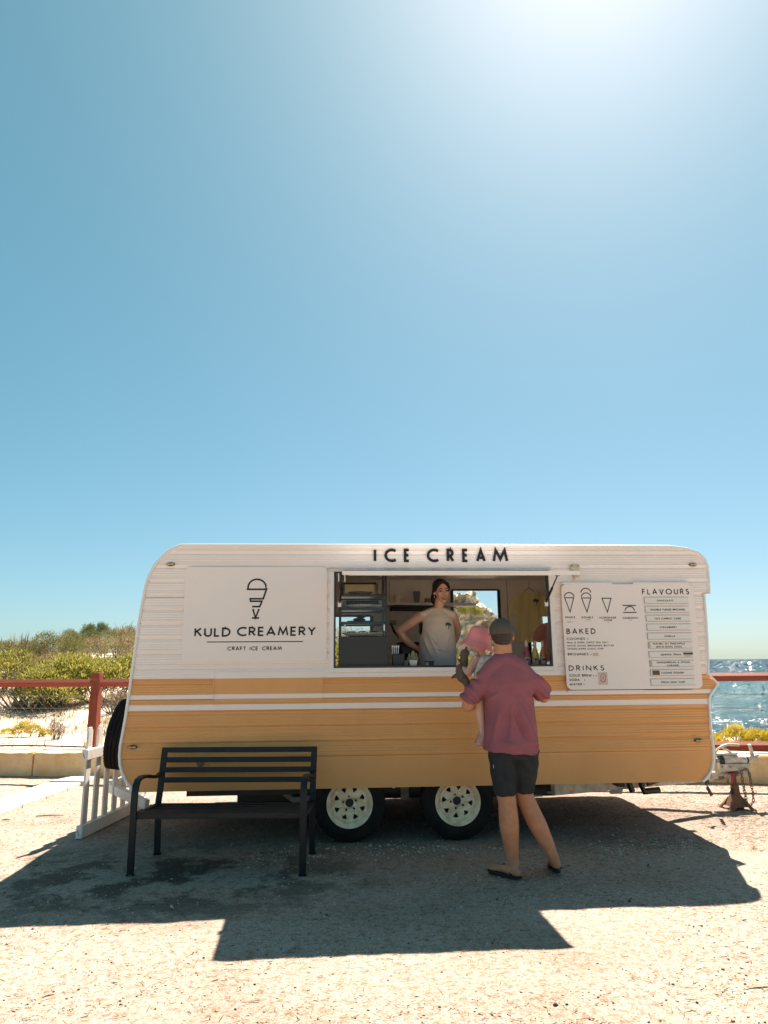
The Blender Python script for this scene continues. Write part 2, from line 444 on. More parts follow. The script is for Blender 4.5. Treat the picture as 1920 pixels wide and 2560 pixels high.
def _ground_mat():
    nt = gm.node_tree; n = nt.nodes; l = nt.links; b = n['Principled BSDF']
    b.inputs['Roughness'].default_value = .95; b.inputs['Specular IOR Level'].default_value = .15
    tc = n.new('ShaderNodeTexCoord'); P = tc.outputs['Object']
    def nz(scale, det=5, rough=.6, vec=P):
        q = n.new('ShaderNodeTexNoise'); q.inputs['Scale'].default_value = scale; q.inputs['Detail'].default_value = det; q.inputs['Roughness'].default_value = rough; l.new(vec, q.inputs['Vector']); return q.outputs[0]
    def ramp(src, stops):
        r = n.new('ShaderNodeValToRGB'); e = r.color_ramp.elements
        while len(e) > 1: e.remove(e[-1])
        e[0].position = stops[0][0]; e[0].color = (*stops[0][1], 1)
        for p, c in stops[1:]:
            x = e.new(p); x.color = (*c, 1)
        l.new(src, r.inputs[0]); return r.outputs[0]
    def mix(f, a, c, mode='MIX'):
        q = n.new('ShaderNodeMix'); q.data_type = 'RGBA'; q.blend_type = mode
        if isinstance(f, float): q.inputs[0].default_value = f
        else: l.new(f, q.inputs[0])
        for s, v in ((6, a), (7, c)):
            if isinstance(v, tuple): q.inputs[s].default_value = (*v, 1)
            else: l.new(v, q.inputs[s])
        return q.outputs[2]
    g = lambda v: (v, v, v)
    fine = ramp(nz(75, 7, .75), [(.30, (.115, .084, .062)), (.41, (.265, .212, .174)), (.54, (.370, .318, .284)), (.72, (.455, .415, .385))])
    broad = ramp(nz(.9, 4), [(.30, (.80, .76, .70)), (.50, (.98, .97, .95)), (.70, (1.08, 1.08, 1.07))])
    col = mix(1.0, fine, broad, 'MULTIPLY')
    col = mix(1.0, col, ramp(nz(24, 5, .7), [(.36, (.70, .62, .52)), (.50, (1., 1., 1.)), (.66, (1.06, 1.06, 1.05))]), 'MULTIPLY')
    st = n.new('ShaderNodeMapping'); st.inputs['Rotation'].default_value = (0, 0, .5); st.inputs['Scale'].default_value = (12, 60, 20); l.new(P, st.inputs[0])
    straw = ramp(nz(1.0, 5, .7, st.outputs[0]), [(.60, g(0)), (.70, g(.75))])
    col = mix(straw, col, (.34, .225, .11))
    vo = n.new('ShaderNodeTexVoronoi'); vo.inputs['Scale'].default_value = 46; l.new(P, vo.inputs['Vector'])
    sp = ramp(vo.outputs['Distance'], [(.10, g(1)), (.20, g(0))])
    msk = ramp(nz(2.6, 4), [(.50, g(0)), (.62, g(1))])
    mm_ = n.new('ShaderNodeMath'); mm_.operation = 'MULTIPLY'; l.new(sp, mm_.inputs[0]); l.new(msk, mm_.inputs[1])
    col = mix(mm_.outputs[0], col, (.11, .075, .05))
    # damp, oily patch spilt in front of the van (stays where it is)
    sx = n.new('ShaderNodeSeparateXYZ'); l.new(P, sx.inputs[0])
    def band(cx, cy, rx, ry):
        o = []
        for s, c_, r_ in ((0, cx, rx), (1, cy, ry)):
            a = n.new('ShaderNodeMath'); a.operation = 'SUBTRACT'; l.new(sx.outputs[s], a.inputs[0]); a.inputs[1].default_value = c_
            d = n.new('ShaderNodeMath'); d.operation = 'DIVIDE'; l.new(a.outputs[0], d.inputs[0]); d.inputs[1].default_value = r_
            p = n.new('ShaderNodeMath'); p.operation = 'POWER'; l.new(d.outputs[0], p.inputs[0]); p.inputs[1].default_value = 2
            ab = n.new('ShaderNodeMath'); ab.operation = 'ABSOLUTE'; l.new(d.outputs[0], ab.inputs[0]); l.new(ab.outputs[0], p.inputs[0]); o.append(p.outputs[0])
        s_ = n.new('ShaderNodeMath'); s_.operation = 'ADD'; l.new(o[0], s_.inputs[0]); l.new(o[1], s_.inputs[1])
        return ramp(s_.outputs[0], [(.0, g(1)), (1.0, g(0))])
    wetn = ramp(nz(2.3, 6, .65), [(.47, g(0)), (.56, g(1))])
    w1 = mix(1.0, wetn, band(-1.6, 5.6, 1.9, 1.15), 'MULTIPLY')
    col = mix(w1, col, (.075, .062, .05))
    under_van_shade = band(.6, 7.6, 4.4, 1.6)  # shade under the van, darkened into the ground colour
    col = mix(1.0, col, mix(under_van_shade, (1., 1., 1.), (.55, .55, .56)), 'MULTIPLY')
    # dune sand is paler
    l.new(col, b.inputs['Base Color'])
    b1 = n.new('ShaderNodeBump'); b1.inputs['Strength'].default_value = .55; b1.inputs['Distance'].default_value = .012; l.new(nz(60, 6, .7), b1.inputs['Height'])
    b2 = n.new('ShaderNodeBump'); b2.inputs['Strength'].default_value = .5; b2.inputs['Distance'].default_value = .03; l.new(nz(14, 4), b2.inputs['Height']); l.new(b1.outputs[0], b2.inputs['Normal'])
    l.new(b2.outputs[0], b.inputs['Normal'])
_ground_mat()
dune_sand = mk('dune_sand', (.60, .54, .45), .95, col2=(.36, .26, .15), amt=.36, scale=1.6, bump=.8, bscale=7, detail=9)
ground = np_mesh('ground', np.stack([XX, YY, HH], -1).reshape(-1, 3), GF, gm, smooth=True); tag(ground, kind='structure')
ground.data.materials.append(dune_sand)
cy_ = (YY[:-1, :-1] + YY[1:, 1:]).ravel() / 2; cx_ = (XX[:-1, :-1] + XX[1:, 1:]).ravel() / 2
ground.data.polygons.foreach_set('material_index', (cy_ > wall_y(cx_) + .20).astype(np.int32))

# sea
wm = bpy.data.materials.new('sea_water'); wm.use_nodes = True
def _sea():
    nt = wm.node_tree; n = nt.nodes; l = nt.links; b = n['Principled BSDF']
    b.inputs['Roughness'].default_value = .10; b.inputs['Specular IOR Level'].default_value = .17; b.inputs['IOR'].default_value = 1.33
    tc = n.new('ShaderNodeTexCoord'); sx = n.new('ShaderNodeSeparateXYZ'); l.new(tc.outputs['Object'], sx.inputs[0])
    mr = n.new('ShaderNodeMapRange'); mr.inputs[1].default_value = 45; mr.inputs[2].default_value = 420; l.new(sx.outputs[1], mr.inputs[0])
    rp = n.new('ShaderNodeValToRGB'); e = rp.color_ramp.elements
    e[0].color = (.020, .058, .078, 1); e[1].color = (.006, .028, .050, 1); e[1].position = .8
    x = e.new(.16); x.color = (.018, .082, .098, 1); x = e.new(.4); x.color = (.010, .046, .068, 1)
    l.new(mr.outputs[0], rp.inputs[0]); l.new(rp.outputs[0], b.inputs['Base Color'])
    prev = None
    for sc, st, ds in (((.08, .28, 1), 1.0, 1.6), ((.45, 1.3, 1), 1.0, .5), ((1.8, 4.5, 1), 1.0, .16)):
        mp = n.new('ShaderNodeMapping'); mp.inputs['Scale'].default_value = sc; l.new(tc.outputs['Object'], mp.inputs[0])
        q = n.new('ShaderNodeTexNoise'); q.inputs['Scale'].default_value = 1.; q.inputs['Detail'].default_value = 3; l.new(mp.outputs[0], q.inputs['Vector'])
        bp = n.new('ShaderNodeBump'); bp.inputs['Strength'].default_value = st; bp.inputs['Distance'].default_value = ds; l.new(q.outputs[0], bp.inputs['Height'])
        if prev: l.new(prev, bp.inputs['Normal'])
        prev = bp.outputs[0]
    df = n.new('ShaderNodeBsdfDiffuse'); l.new(rp.outputs[0], df.inputs[0]); gl = n.new('ShaderNodeBsdfGlossy'); gl.inputs['Roughness'].default_value = .10
    fr = n.new('ShaderNodeFresnel'); fr.inputs[0].default_value = 1.33; mn = n.new('ShaderNodeMath'); mn.operation = 'MINIMUM'; mn.inputs[1].default_value = .30
    for q in (df, gl, fr): l.new(prev, q.inputs['Normal'])
    mx = n.new('ShaderNodeMixShader'); l.new(fr.outputs[0], mn.inputs[0]); l.new(mn.outputs[0], mx.inputs[0]); l.new(df.outputs[0], mx.inputs[1]); l.new(gl.outputs[0], mx.inputs[2]); l.new(mx.outputs[0], n['Material Output'].inputs[0])
_sea()
SEA_Z = -2.9
sxs = np.concatenate([np.linspace(-9000, -120, 12), np.linspace(-60, 140, 260), np.linspace(220, 9000, 14)])
sys_ = np.concatenate([np.linspace(28, 110, 330), 110 * (9000 / 110) ** (np.arange(1, 40) / 39)])
SX, SY = np.meshgrid(sxs, sys_, indexing='ij')
fade = np.clip(1 - (SY - 28) / 80, 0, 1) * (np.abs(SX - 40) < 101)
br = np.exp(-((SY - 50 - 5 * fbm(SX * .05, SX * 0 + 3.3, 3) * 2) / 1.6) ** 2)
SZ = SEA_Z + fade * (.22 * fbm(SX * .16, SY * .5, 4)) + .30 * br * (.5 + fbm(SX * .22, SY * .2 + 9, 3))
i2 = np.arange(SX.size).reshape(SX.shape)
sea = np_mesh('sea', np.stack([SX, SY, SZ], -1).reshape(-1, 3), np.stack([i2[:-1, :-1].ravel(), i2[1:, :-1].ravel(), i2[1:, 1:].ravel(), i2[:-1, 1:].ravel()], 1), wm, smooth=True)
tag(sea, kind='structure')

# steep little ripples: some of them catch the sun
rip_m = bpy.data.materials.new('ripple_water'); rip_m.use_nodes = True
_rb = rip_m.node_tree.nodes['Principled BSDF']; _rb.inputs['Base Color'].default_value = (.015, .06, .08, 1); _rb.inputs['Roughness'].default_value = .07; _rb.inputs['IOR'].default_value = 1.33
def _ripples():
    rg = np.random.default_rng(31); n = 15000
    y = 30 * (900 / 30) ** (rg.random(n) ** 1.1); x = y * rg.uniform(.30, .75, n); s = y * .0011 * rg.uniform(.6, 1.5, n)
    t = np.radians(np.abs(rg.normal(0, 17, n))); a = rg.normal(-PI / 2, .9, n)
    nv = np.stack([np.sin(t) * np.cos(a), np.sin(t) * np.sin(a), np.cos(t)], 1); u = np.cross(nv, np.array([0, 1., 0])); u /= np.linalg.norm(u, axis=1)[:, None]; w = np.cross(nv, u)
    c = np.stack([x, y, SEA_Z + .10 + s * .3], 1); U = u * (s * 1.8)[:, None]; Wv = w * (s * .8)[:, None]
    V = np.stack([c - U, c - Wv, c + U, c + Wv], 1)
    return np_mesh('ripples', V.reshape(-1, 3), np.arange(n * 4).reshape(n, 4), rip_m)
tag(_ripples(), 'glinting ripples on the sea surface', 'ripples', kind='stuff')
# foam where the small wave breaks
foam_m = mk('foam', (.82, .84, .85), .7, var=.03)
fv = []; ff = []
for k in range(300):
    x = 17 + 22 * random.random(); yb = 50 + 10 * float(fbm(np.array([x * .05]), np.array([3.3]), 3)[0]) - .6 + random.gauss(0, .35)
    z = SEA_Z + .16 + random.random() * .22; r = random.uniform(.02, .09)
    b0 = len(fv)
    for q in range(7):
        a = 2 * PI * q / 7; fv.append((x + r * 1.6 * math.cos(a) * random.uniform(.7, 1.2), yb + r * .4 * math.sin(a), z + r * .34 * math.sin(a) * random.uniform(.6, 1.2)))
    ff.append(tuple(range(b0, b0 + 7)))
fm = MB(); fm.v = fv; fm.f = ff
tag(fm.build('foam', foam_m, fix=False), 'white foam of the small wave breaking near the shore', 'foam', kind='stuff')

# pale strip laid flush in the lot
def strip_x(y): return -3.98 + (y - 8.8) * .035
ks = MB()
for k in range(7):
    y0 = 6.6 + k * .52; y1 = y0 + .51
    y1 = min(y1, 10.1)
    zt = .03 + .004 * (k % 2)
    xa, xb = strip_x(y0), strip_x(y1)
    ks.add([(xa - .36, y0, -.05), (xa + .10, y0, -.05), (xb + .10, y1, -.05), (xb - .36, y1, -.05), (xa - .36, y0, zt), (xa + .10, y0, zt), (xb + .10, y1, zt), (xb - .36, y1, zt)],
           [(0, 3, 2, 1), (4, 5, 6, 7), (0, 1, 5, 4), (1, 2, 6, 5), (2, 3, 7, 6), (3, 0, 4, 7)])
tag(ks.build('path_strip', mk('pale_concrete', (.66, .62, .55), .85, col2=(.5, .44, .35), amt=.35, scale=5, bump=.3), bevel=.008, seg=1), kind='structure')

# loose stones and straw
def stones(name, label, n, sampler, rmin, rmax, mats, seed, flat=.6):
    rg = np.random.default_rng(seed)
    t = (1 + 5 ** .5) / 2
    iv = np.array([(-1, t, 0), (1, t, 0), (-1, -t, 0), (1, -t, 0), (0, -1, t), (0, 1, t), (0, -1, -t), (0, 1, -t), (t, 0, -1), (t, 0, 1), (-t, 0, -1), (-t, 0, 1)]) / 1.9
    fi = np.array([(0, 11, 5), (0, 5, 1), (0, 1, 7), (0, 7, 10), (0, 10, 11), (1, 5, 9), (5, 11, 4), (11, 10, 2), (10, 7, 6), (7, 1, 8), (3, 9, 4), (3, 4, 2), (3, 2, 6), (3, 6, 8), (3, 8, 9), (4, 9, 5), (2, 4, 11), (6, 2, 10), (8, 6, 7), (9, 8, 1)])
    P = sampler(rg, n); n = len(P)
    r = rmin * (rmax / rmin) ** (rg.random(n) ** 2.2)
    a = rg.random(n) * 2 * PI; sc = np.stack([rg.uniform(.7, 1.4, n), rg.uniform(.6, 1.1, n), rg.uniform(.35, .8, n) * flat / .6], 1)
    V = iv[None] * sc[:, None] * r[:, None, None] * rg.uniform(.75, 1.25, (n, 12, 1))
    c, s = np.cos(a)[:, None], np.sin(a)[:, None]
    x = V[..., 0] * c - V[..., 1] * s; y = V[..., 0] * s + V[..., 1] * c
    V = np.stack([x + P[:, 0:1], y + P[:, 1:2], V[..., 2] + P[:, 2:3] + (r * .2)[:, None]], -1)
    Fc = fi[None] + (np.arange(n) * 12)[:, None, None]
    o = np_mesh(name, V.reshape(-1, 3), Fc.reshape(-1, 3), mats[0])
    for q in mats[1:]: o.data.materials.append(q)
    if len(mats) > 1: o.data.polygons.foreach_set('material_index', np.repeat(rg.integers(0, len(mats), n), 20).astype(np.int32))
    return tag(o, label, 'gravel', kind='stuff')
def near_lot(rg, n):
    y = 2.6 + 7.2 * rg.random(n) ** 1.6; x = (rg.random(n) - .5) * 1.25 * y
    keep = (y < wall_y(x) - .1) & (fbm(x * .9 + 4, y * 1.3, 4) + rg.normal(0, .10, n) > -.10); x = x[keep]; y = y[keep]
    return np.stack([x, y, ground_h(x, y)], 1)
def at_wheels(rg, n):
    x = rg.uniform(-1.2, 2.6, n); y = 6.25 + .07 * x + rg.normal(0, .16, n) - .10 * (x > 1)
    k = (fbm(x * 1.6, y * 2, 3) > -.08); x = x[k]; y = y[k]
    return np.stack([x, y, ground_h(x, y)], 1)
st_dark = mk('stone_dark', (.10, .075, .055), .9, var=.2); st_mid = mk('stone_mid', (.34, .27, .19), .9, var=.2)
st_pale = mk('stone_pale', (.60, .56, .48), .85, var=.1); st_tan = mk('stone_tan', (.46, .36, .24), .9, var=.2)
stones('gravel', 'small mixed stones lying loose over the sandy lot', 22000, near_lot, .0022, .0078, [st_mid, st_pale, st_pale, st_tan, st_dark], 3)
stones('gravel', 'bigger dark brown stones and gumnuts dotted over the sunlit sand', 330, near_lot, .0045, .012, [st_dark, st_dark, st_mid], 4, .8)
stones('gravel', 'white gravel gathered round the wheels of the van', 1300, at_wheels, .004, .013, [st_pale, st_pale, st_mid], 6)
def straw(name, label, n, sampler, l0, l1, w, mats, seed, lift=.004):
    rg = np.random.default_rng(seed); P = sampler(rg, n); n = len(P); a = rg.normal(.2, .9, n); L = rg.uniform(l0, l1, n)
    dx = np.stack([np.cos(a), np.sin(a)], 1) * L[:, None] / 2; px = np.stack([-np.sin(a), np.cos(a)], 1) * w / 2
    V = np.zeros((n, 4, 3)); base = P[:, :2]
    for i, (sa, sb) in enumerate(((-1, -1), (1, -1), (1, 1), (-1, 1))):
        V[:, i, :2] = base + sa * dx + sb * px * (1 if sa < 0 else .5); V[:, i, 2] = P[:, 2] + lift + (rg.random(n) * .006 if sa > 0 else 0)
    o = np_mesh(name, V.reshape(-1, 3), np.arange(n * 4).reshape(n, 4), mats[0])
    for q in mats[1:]: o.data.materials.append(q)
    o.data.polygons.foreach_set('material_index', rg.integers(0, len(mats), n).astype(np.int32))
    return tag(o, label, 'litter', kind='stuff')
dry1 = mk('dry_straw', (.36, .25, .12), .9, var=.2); dry2 = mk('dry_bark', (.13, .08, .05), .9, var=.2)
straw('straw', 'dry needles and straw scattered over the lot', 13000, near_lot, .012, .05, .0030, [dry1, dry1, dry2], 8)
def back_lot(rg, n):
    x = rg.uniform(1.8, 5.2, n); y = 6.2 + 3.2 * rg.random(n); k = (fbm(x * 1.1, y * 1.4, 4) > .0) & (y < wall_y(x) - .1); x = x[k]; y = y[k]
    return np.stack([x, y, ground_h(x, y)], 1)
straw('leaf_litter', 'brown leaf litter and bark bits on the lot beyond the tow hitch', 5000, back_lot, .015, .06, .006, [dry2, dry1, dry2], 18)
# single bits one can point at
def leaf_bit(name, label, cat, px, py, L, wd, mat, ang, curl=.3, stick=False):
    d = ray(px, py); t = -EYE / d.z; x, y = d.x * t, d.y * t; mb = MB()
    if stick:
        mb.tube([(-L / 2, 0, .006), (0, .02 * L, .010), (L / 2, -.04 * L, .008)], [wd * .6, wd, wd * .5], n=6)
    else:
        nL = 6
        for k in range(nL):
            pass
        V = []
        for k in range(nL + 1):
            u = k / nL; w_ = wd * math.sin(PI * min(max(u, .06), .97)) ** .8; z = .006 + curl * L * (u - .5) ** 2
            V += [((u - .5) * L, -w_ / 2, z + .003), ((u - .5) * L, 0, z), ((u - .5) * L, w_ / 2, z + .003)]
        F = []
        for k in range(nL):
            F += [(3 * k, 3 * k + 3, 3 * k + 4, 3 * k + 1), (3 * k + 1, 3 * k + 4, 3 * k + 5, 3 * k + 2)]
        mb.add(V, F)
    o = mb.build(name, mat, smooth=True); o.location = (x, y, float(ground_h(x, y)) + .004); o.rotation_euler = (0, 0, ang)
    return tag(o, label, cat)
leaf_pale = mk('fallen_leaf_pale', (.52, .42, .28), .8, var=.1, scale=30); leaf_brown = mk('fallen_leaf_brown', (.16, .085, .05), .85, var=.2, scale=30)
leaf_bit('fallen_leaf', 'pale curled leaf lying in the shade in front of the bench', 'leaf', 429, 2270, .075, .02, leaf_pale, 2.0)
leaf_bit('fallen_leaf', 'small tan leaf at the shade edge near the hatch shadow', 'leaf', 393, 2294, .04, .018, leaf_pale, .3)
leaf_bit('fallen_leaf', 'brown leaf by the near end of the white picket fence', 'leaf', 208, 2070, .13, .06, leaf_brown, .5, .6)
leaf_bit('fallen_leaf', 'reddish leaf in the shade to the right of the flip flops', 'leaf', 1620, 2164, .05, .018, leaf_brown, .9)
leaf_bit('bark_strip', 'curved strip of bark on the sunlit sand at the bottom right', 'bark', 1900, 2460, .17, .016, leaf_pale, .15, .5)
leaf_bit('twig', 'dark straight twig on the sand before the picket fence', 'twig', 125, 2038, .27, .006, dry2, .12, stick=True)
leaf_bit('twig', 'short dark twig by the left edge behind the straight one', 'twig', 15, 2051, .09, .006, dry2, -.05, stick=True)
leaf_bit('twig', 'thin pale twig on the sand at the bottom left', 'twig', 120, 2495, .05, .004, leaf_brown, .6, stick=True)

# ================================================================== limestone wall, timber fence
lw = thing('limestone_wall', 'low wall of tan limestone blocks along the back of the lot', 'wall', (0, 0, 0))
WANG = math.atan2(-.112, 1); wdir = Vector((math.cos(WANG), math.sin(WANG), 0))
blk_len = .92; k0 = -16; rnd = random.Random(3)
wp = Vector((0, wall_y(0), 0))
for k in range(k0, 15):
    a = k * blk_len + .15; L = blk_len - .028
    mb = MB(); nb = 9
    V = []; F = []
    xs = [-L / 2 + L * i / nb for i in range(nb + 1)]; zs = [-.12, .03, .12, .21, .305]
    for i, x in enumerate(xs):
        for j, z in enumerate(zs):
            ed = (i in (0, nb)) or (j == len(zs) - 1)
            V.append((x, -.16 + rnd.uniform(-.012, .012) + (.016 if ed else 0), z + (rnd.uniform(-.016, .004) if j == 4 else 0)))
    m_ = len(zs)
    for i in range(nb):
        for j in range(m_ - 1): F.append((i * m_ + j, (i + 1) * m_ + j, (i + 1) * m_ + j + 1, i * m_ + j + 1))
    b0 = len(V)
    for i, x in enumerate(xs): V += [(x, .16, .30), (x, .16, -.12)]
    for i in range(nb):
        F += [(i * m_ + m_ - 1, (i + 1) * m_ + m_ - 1, b0 + 2 * (i + 1), b0 + 2 * i), (b0 + 2 * i, b0 + 2 * i + 2, b0 + 2 * i + 3, b0 + 2 * i + 1)]
    F += [tuple([j for j in range(m_)] + [b0, b0 + 1]), tuple([nb * m_ + j for j in reversed(range(m_))] + [b0 + 2 * nb + 1, b0 + 2 * nb])]
    mb.add(V, F); o = mb.build('limestone_block', limestone, lw, smooth=True, angle=50)
    o.location = wp + wdir * a; o.rotation_euler = (0, 0, WANG)
mj = MB().box((0, 0, .08), (30 * blk_len, .27, .40)); o = mj.build('mortar', mortar, lw); o.location = wp + wdir * (-.5 * blk_len); o.rotation_euler = (0, 0, WANG)

tf = thing('timber_fence', 'rail fence of red brown stained timber along the limestone wall', 'fence')
def fence_pt(x, dz): return Vector((x, wall_y(x) + .02, dz))
posts = [-9.2, -6.66, -4.12, -1.5, 1.1, 3.0, 6.0, 9.0]
for x in posts:
    p = fence_pt(x, 0)
    mb = MB(); w = .062
    pr = [(-.1, w, w), (.95, w, w), (1.03, w, w), (1.10, w, w * .72), (1.24, w, w * .72), (1.30, w, w), (1.375, w, w)]
    V = [(sx_ * wx, sy_ * wy, z) for z, wx, wy in pr for sx_, sy_ in ((-1, -1), (1, -1), (1, 1), (-1, 1))]
    F = [(4 * i + k, 4 * i + (k + 1) % 4, 4 * i + 4 + (k + 1) % 4, 4 * i + 4 + k) for i in range(len(pr) - 1) for k in range(4)] + [(3, 2, 1, 0), tuple(4 * (len(pr) - 1) + k for k in range(4))]
    o = mb.add(V, F).build('post', timber_post, tf, bevel=.004, seg=1); o.location = p; o.rotation_euler = (0, 0, WANG)
for i in range(len(posts) - 1):
    a, b = posts[i] + .03, posts[i + 1] - .03
    for zc in ((1.235,) if a < 2.2 else (1.27, .415)):
        P0 = fence_pt(a, zc); P1 = fence_pt(b, zc); L = (P1 - P0).length; q = .058; rt_ = 4 if a < 2.2 else 12
        V = [(x, q * math.cos(R(90 * k - rt_)), q * math.sin(R(90 * k - rt_))) for x in (-L / 2, L / 2) for k in range(4)]
        o = MB().add(V, [(0, 1, 5, 4), (1, 2, 6, 5), (2, 3, 7, 6), (3, 0, 4, 7), (3, 2, 1, 0), (4, 5, 6, 7)]).build('rail', timber_red, tf, bevel=.005, seg=1)
        o.location = (P0 + P1) / 2 + Vector((0, -.0, 0)); o.rotation_euler = (0, 0, WANG)
for z in (.62, .88, 1.05):                 # strained wires between the posts
    mb = MB(); mb.tube([fence_pt(x, z + .004 * math.sin(x)) + Vector((0, .05, 0)) for x in np.linspace(-9.2, 9, 40)], .0022, n=5, hint=(0, 0, 1))
    mb.build('wire', wire_m, tf)
mb = MB()                                   # hexagonal wire netting under the left rail
for sgn in (1, -1):
    for k in range(64):
        x0 = -9.0 + k * .115; pts = []
        for j in range(17):
            z = .34 + j * .05; zig = (.0288 if (j // 1) % 2 == 0 else -.0288) * sgn
            pts.append(fence_pt(x0 + zig + (.0575 if sgn < 0 else 0), z) + Vector((0, .052, 0)))
        mb.tube(pts, .0004, n=3, hint=(0, 1, 0))
tag(mb.build('netting', wire_m, tf), kind='stuff')
# pipe lying along the foot of the dune
mb = MB(); mb.tube([(x, wall_y(x) + .26, .335 + .012 * math.sin(x * 2.1)) for x in np.linspace(-12, 9, 60)], .011, n=6, hint=(0, 0, 1))
tag(mb.build('hose_pipe', dark_steel, smooth=True), 'thin black hose lying along the top of the limestone wall', 'hose')
# ================================================================== scrub on the dune, rock outcrop
def leaf_mat(name, c1, c2, tr=.35):
    return mk(name, c1, .6, col2=c2, amt=.5, scale=9, transl=tr, spec=.25, detail=2)
lm_yellow = leaf_mat('leaf_yellow', (.34, .32, .065), (.155, .155, .036), .5)
lm_olive = leaf_mat('leaf_olive', (.20, .195, .07), (.11, .11, .04), .4)
lm_grey = leaf_mat('leaf_grey', (.36, .285, .15), (.22, .175, .095), .35)
lm_green = leaf_mat('leaf_green', (.14, .17, .045), (.08, .10, .03), .35)
lm_gold = leaf_mat('leaf_gold', (.56, .45, .05), (.33, .27, .03), .5)
lm_tan = leaf_mat('leaf_tan', (.33, .215, .105), (.19, .115, .055), .3)
stem_m = mk('stem_grey', (.20, .165, .13), .85, var=.2, scale=20)
def leaf_cloud(rg, lobes, n, L, wd, up=.4, shell=.55):
    """leaves spread through the volume of several lobes, pointing outwards and up"""
    lob = np.array(lobes); vol = lob[:, 3] * lob[:, 4] * lob[:, 5]; ch = rg.choice(len(lob), n, p=vol ** .75 / (vol ** .75).sum())
    d = rg.normal(size=(n, 3)); d /= np.linalg.norm(d, axis=1)[:, None]; d[:, 2] = np.where(d[:, 2] < -.45, -d[:, 2], d[:, 2])
    rad = (shell + (1 - shell) * rg.random(n)) * (1 + .16 * np.sin(d[:, 0] * 9 + ch) * np.cos(d[:, 1] * 8 + d[:, 2] * 7 + ch * 2))
    rad *= rg.choice([1, 1, 1, 1.12], n)
    P = lob[ch, :3] + d * rad[:, None] * lob[ch, 3:6]
    t = d + np.array([0, 0, up]) + rg.normal(size=(n, 3)) * .5; t /= np.linalg.norm(t, axis=1)[:, None]
    s = np.cross(t, rg.normal(size=(n, 3))); s /= np.linalg.norm(s, axis=1)[:, None] + 1e-9
    l = L * rg.uniform(.6, 1.3, n)[:, None]; w = wd * rg.uniform(.7, 1.3, n)[:, None]
    V = np.stack([P - t * l * .5, P + s * w * .5 + t * l * .05, P + t * l * .5, P - s * w * .5 + t * l * .05], 1)
    V[..., 2] = np.maximum(V[..., 2], .01)
    return V.reshape(-1, 3)
def shrub_meshes(key, lobes, n, L, wd, mat, up, seed, stems=9, bare=0.):
    rg = np.random.default_rng(seed); V = leaf_cloud(rg, lobes, n, L, wd, up)
    me = np_mesh('foliage', V, np.arange(len(V)).reshape(-1, 4), mat); d1 = me.data; bpy.data.objects.remove(me)
    mb = MB(); rr = random.Random(seed)
    for k in range(stems):
        lb = lobes[rr.randrange(len(lobes))]; e = Vector((lb[0] + rr.uniform(-.6, .6) * lb[3], lb[1] + rr.uniform(-.6, .6) * lb[4], lb[2] + rr.uniform(0, .6 + bare) * lb[5]))
        s = Vector((lb[0] * .3 + rr.uniform(-.12, .12), lb[1] * .3 + rr.uniform(-.1, .1), -.12)); mid = s.lerp(e, .5) + Vector((rr.uniform(-.15, .15), rr.uniform(-.1, .1), -.05))
        mb.tube([s, mid, e], [.022, .014, .006], n=5, hint=(.3, 1, .2))
        for q in range(3):
            f = e if q == 0 else mid.lerp(e, .3 * q); g_ = f + Vector((rr.uniform(-.3, .3), rr.uniform(-.2, .2), rr.uniform(.05, .3)))
            mb.tube([f, f.lerp(g_, .5) + Vector((0, 0, .03)), g_], [.008, .006, .003], n=4, hint=(.3, 1, .2))
    return d1, mb.mesh('stem', stem_m)
KIND = {
 'yellow': shrub_meshes('yellow', [(0, 0, .55, .85, .7, .5), (-.75, .1, .42, .6, .5, .4), (.8, .05, .45, .65, .55, .42), (.2, -.35, .35, .7, .4, .34), (-.3, .2, .8, .45, .4, .3)], 9500, .085, .022, lm_yellow, .9, 1),
 'yellow2': shrub_meshes('yellow2', [(0, 0, .5, 1.0, .7, .42), (.9, .1, .38, .55, .5, .34), (-.8, -.1, .6, .5, .5, .42), (.35, .1, .78, .4, .4, .26)], 9000, .085, .022, lm_yellow, .9, 2),
 'olive': shrub_meshes('olive', [(0, 0, .9, .8, .7, .6), (-.5, .1, 1.25, .5, .45, .4), (.6, 0, 1.1, .5, .45, .45), (0, -.3, .5, .9, .5, .4)], 6500, .06, .022, lm_olive, .4, 3, 12),
 'grey': shrub_meshes('grey', [(0, 0, .7, .9, .7, .55), (.6, .1, .95, .55, .5, .42), (-.6, 0, .85, .5, .5, .45)], 4600, .06, .014, lm_grey, .4, 4, 18, .5),
 'green': shrub_meshes('green', [(0, 0, .85, .75, .7, .62), (.35, .1, 1.15, .45, .45, .4)], 6000, .06, .024, lm_green, .3, 5),
 'gold': shrub_meshes('gold', [(0, 0, .22, .34, .26, .2), (-.42, 0, .18, .26, .2, .16), (.4, 0, .24, .28, .22, .2), (.05, .05, .38, .2, .18, .14), (.75, .02, .15, .22, .2, .13)], 5200, .05, .012, lm_gold, 1.1, 6, 10),
 'dead': shrub_meshes('dead', [(0, 0, .35, .9, .5, .3), (.6, 0, .3, .5, .4, .25)], 900, .05, .010, lm_tan, .3, 7, 46, .9),
}
def shrub(kind, name, label, px, py, y, h=None, sx=1., rz=0., group=None, cat='shrub'):
    """a shrub whose top is seen at py when it stands at depth y"""
    p = W(px, py, y); g = float(ground_h(p.x, y)); d1, d2 = KIND[kind]
    top = max(v.co.z for v in d1.vertices)
    s = (p.z - g + .05) / top if h is None else h / top
    t = thing(name, label, cat, (p.x, y, g - .04), rz, group)
    t.scale = (s * sx, s * sx, s)
    link_mesh('foliage', d1, t); link_mesh('stem', d2, t)
    return t
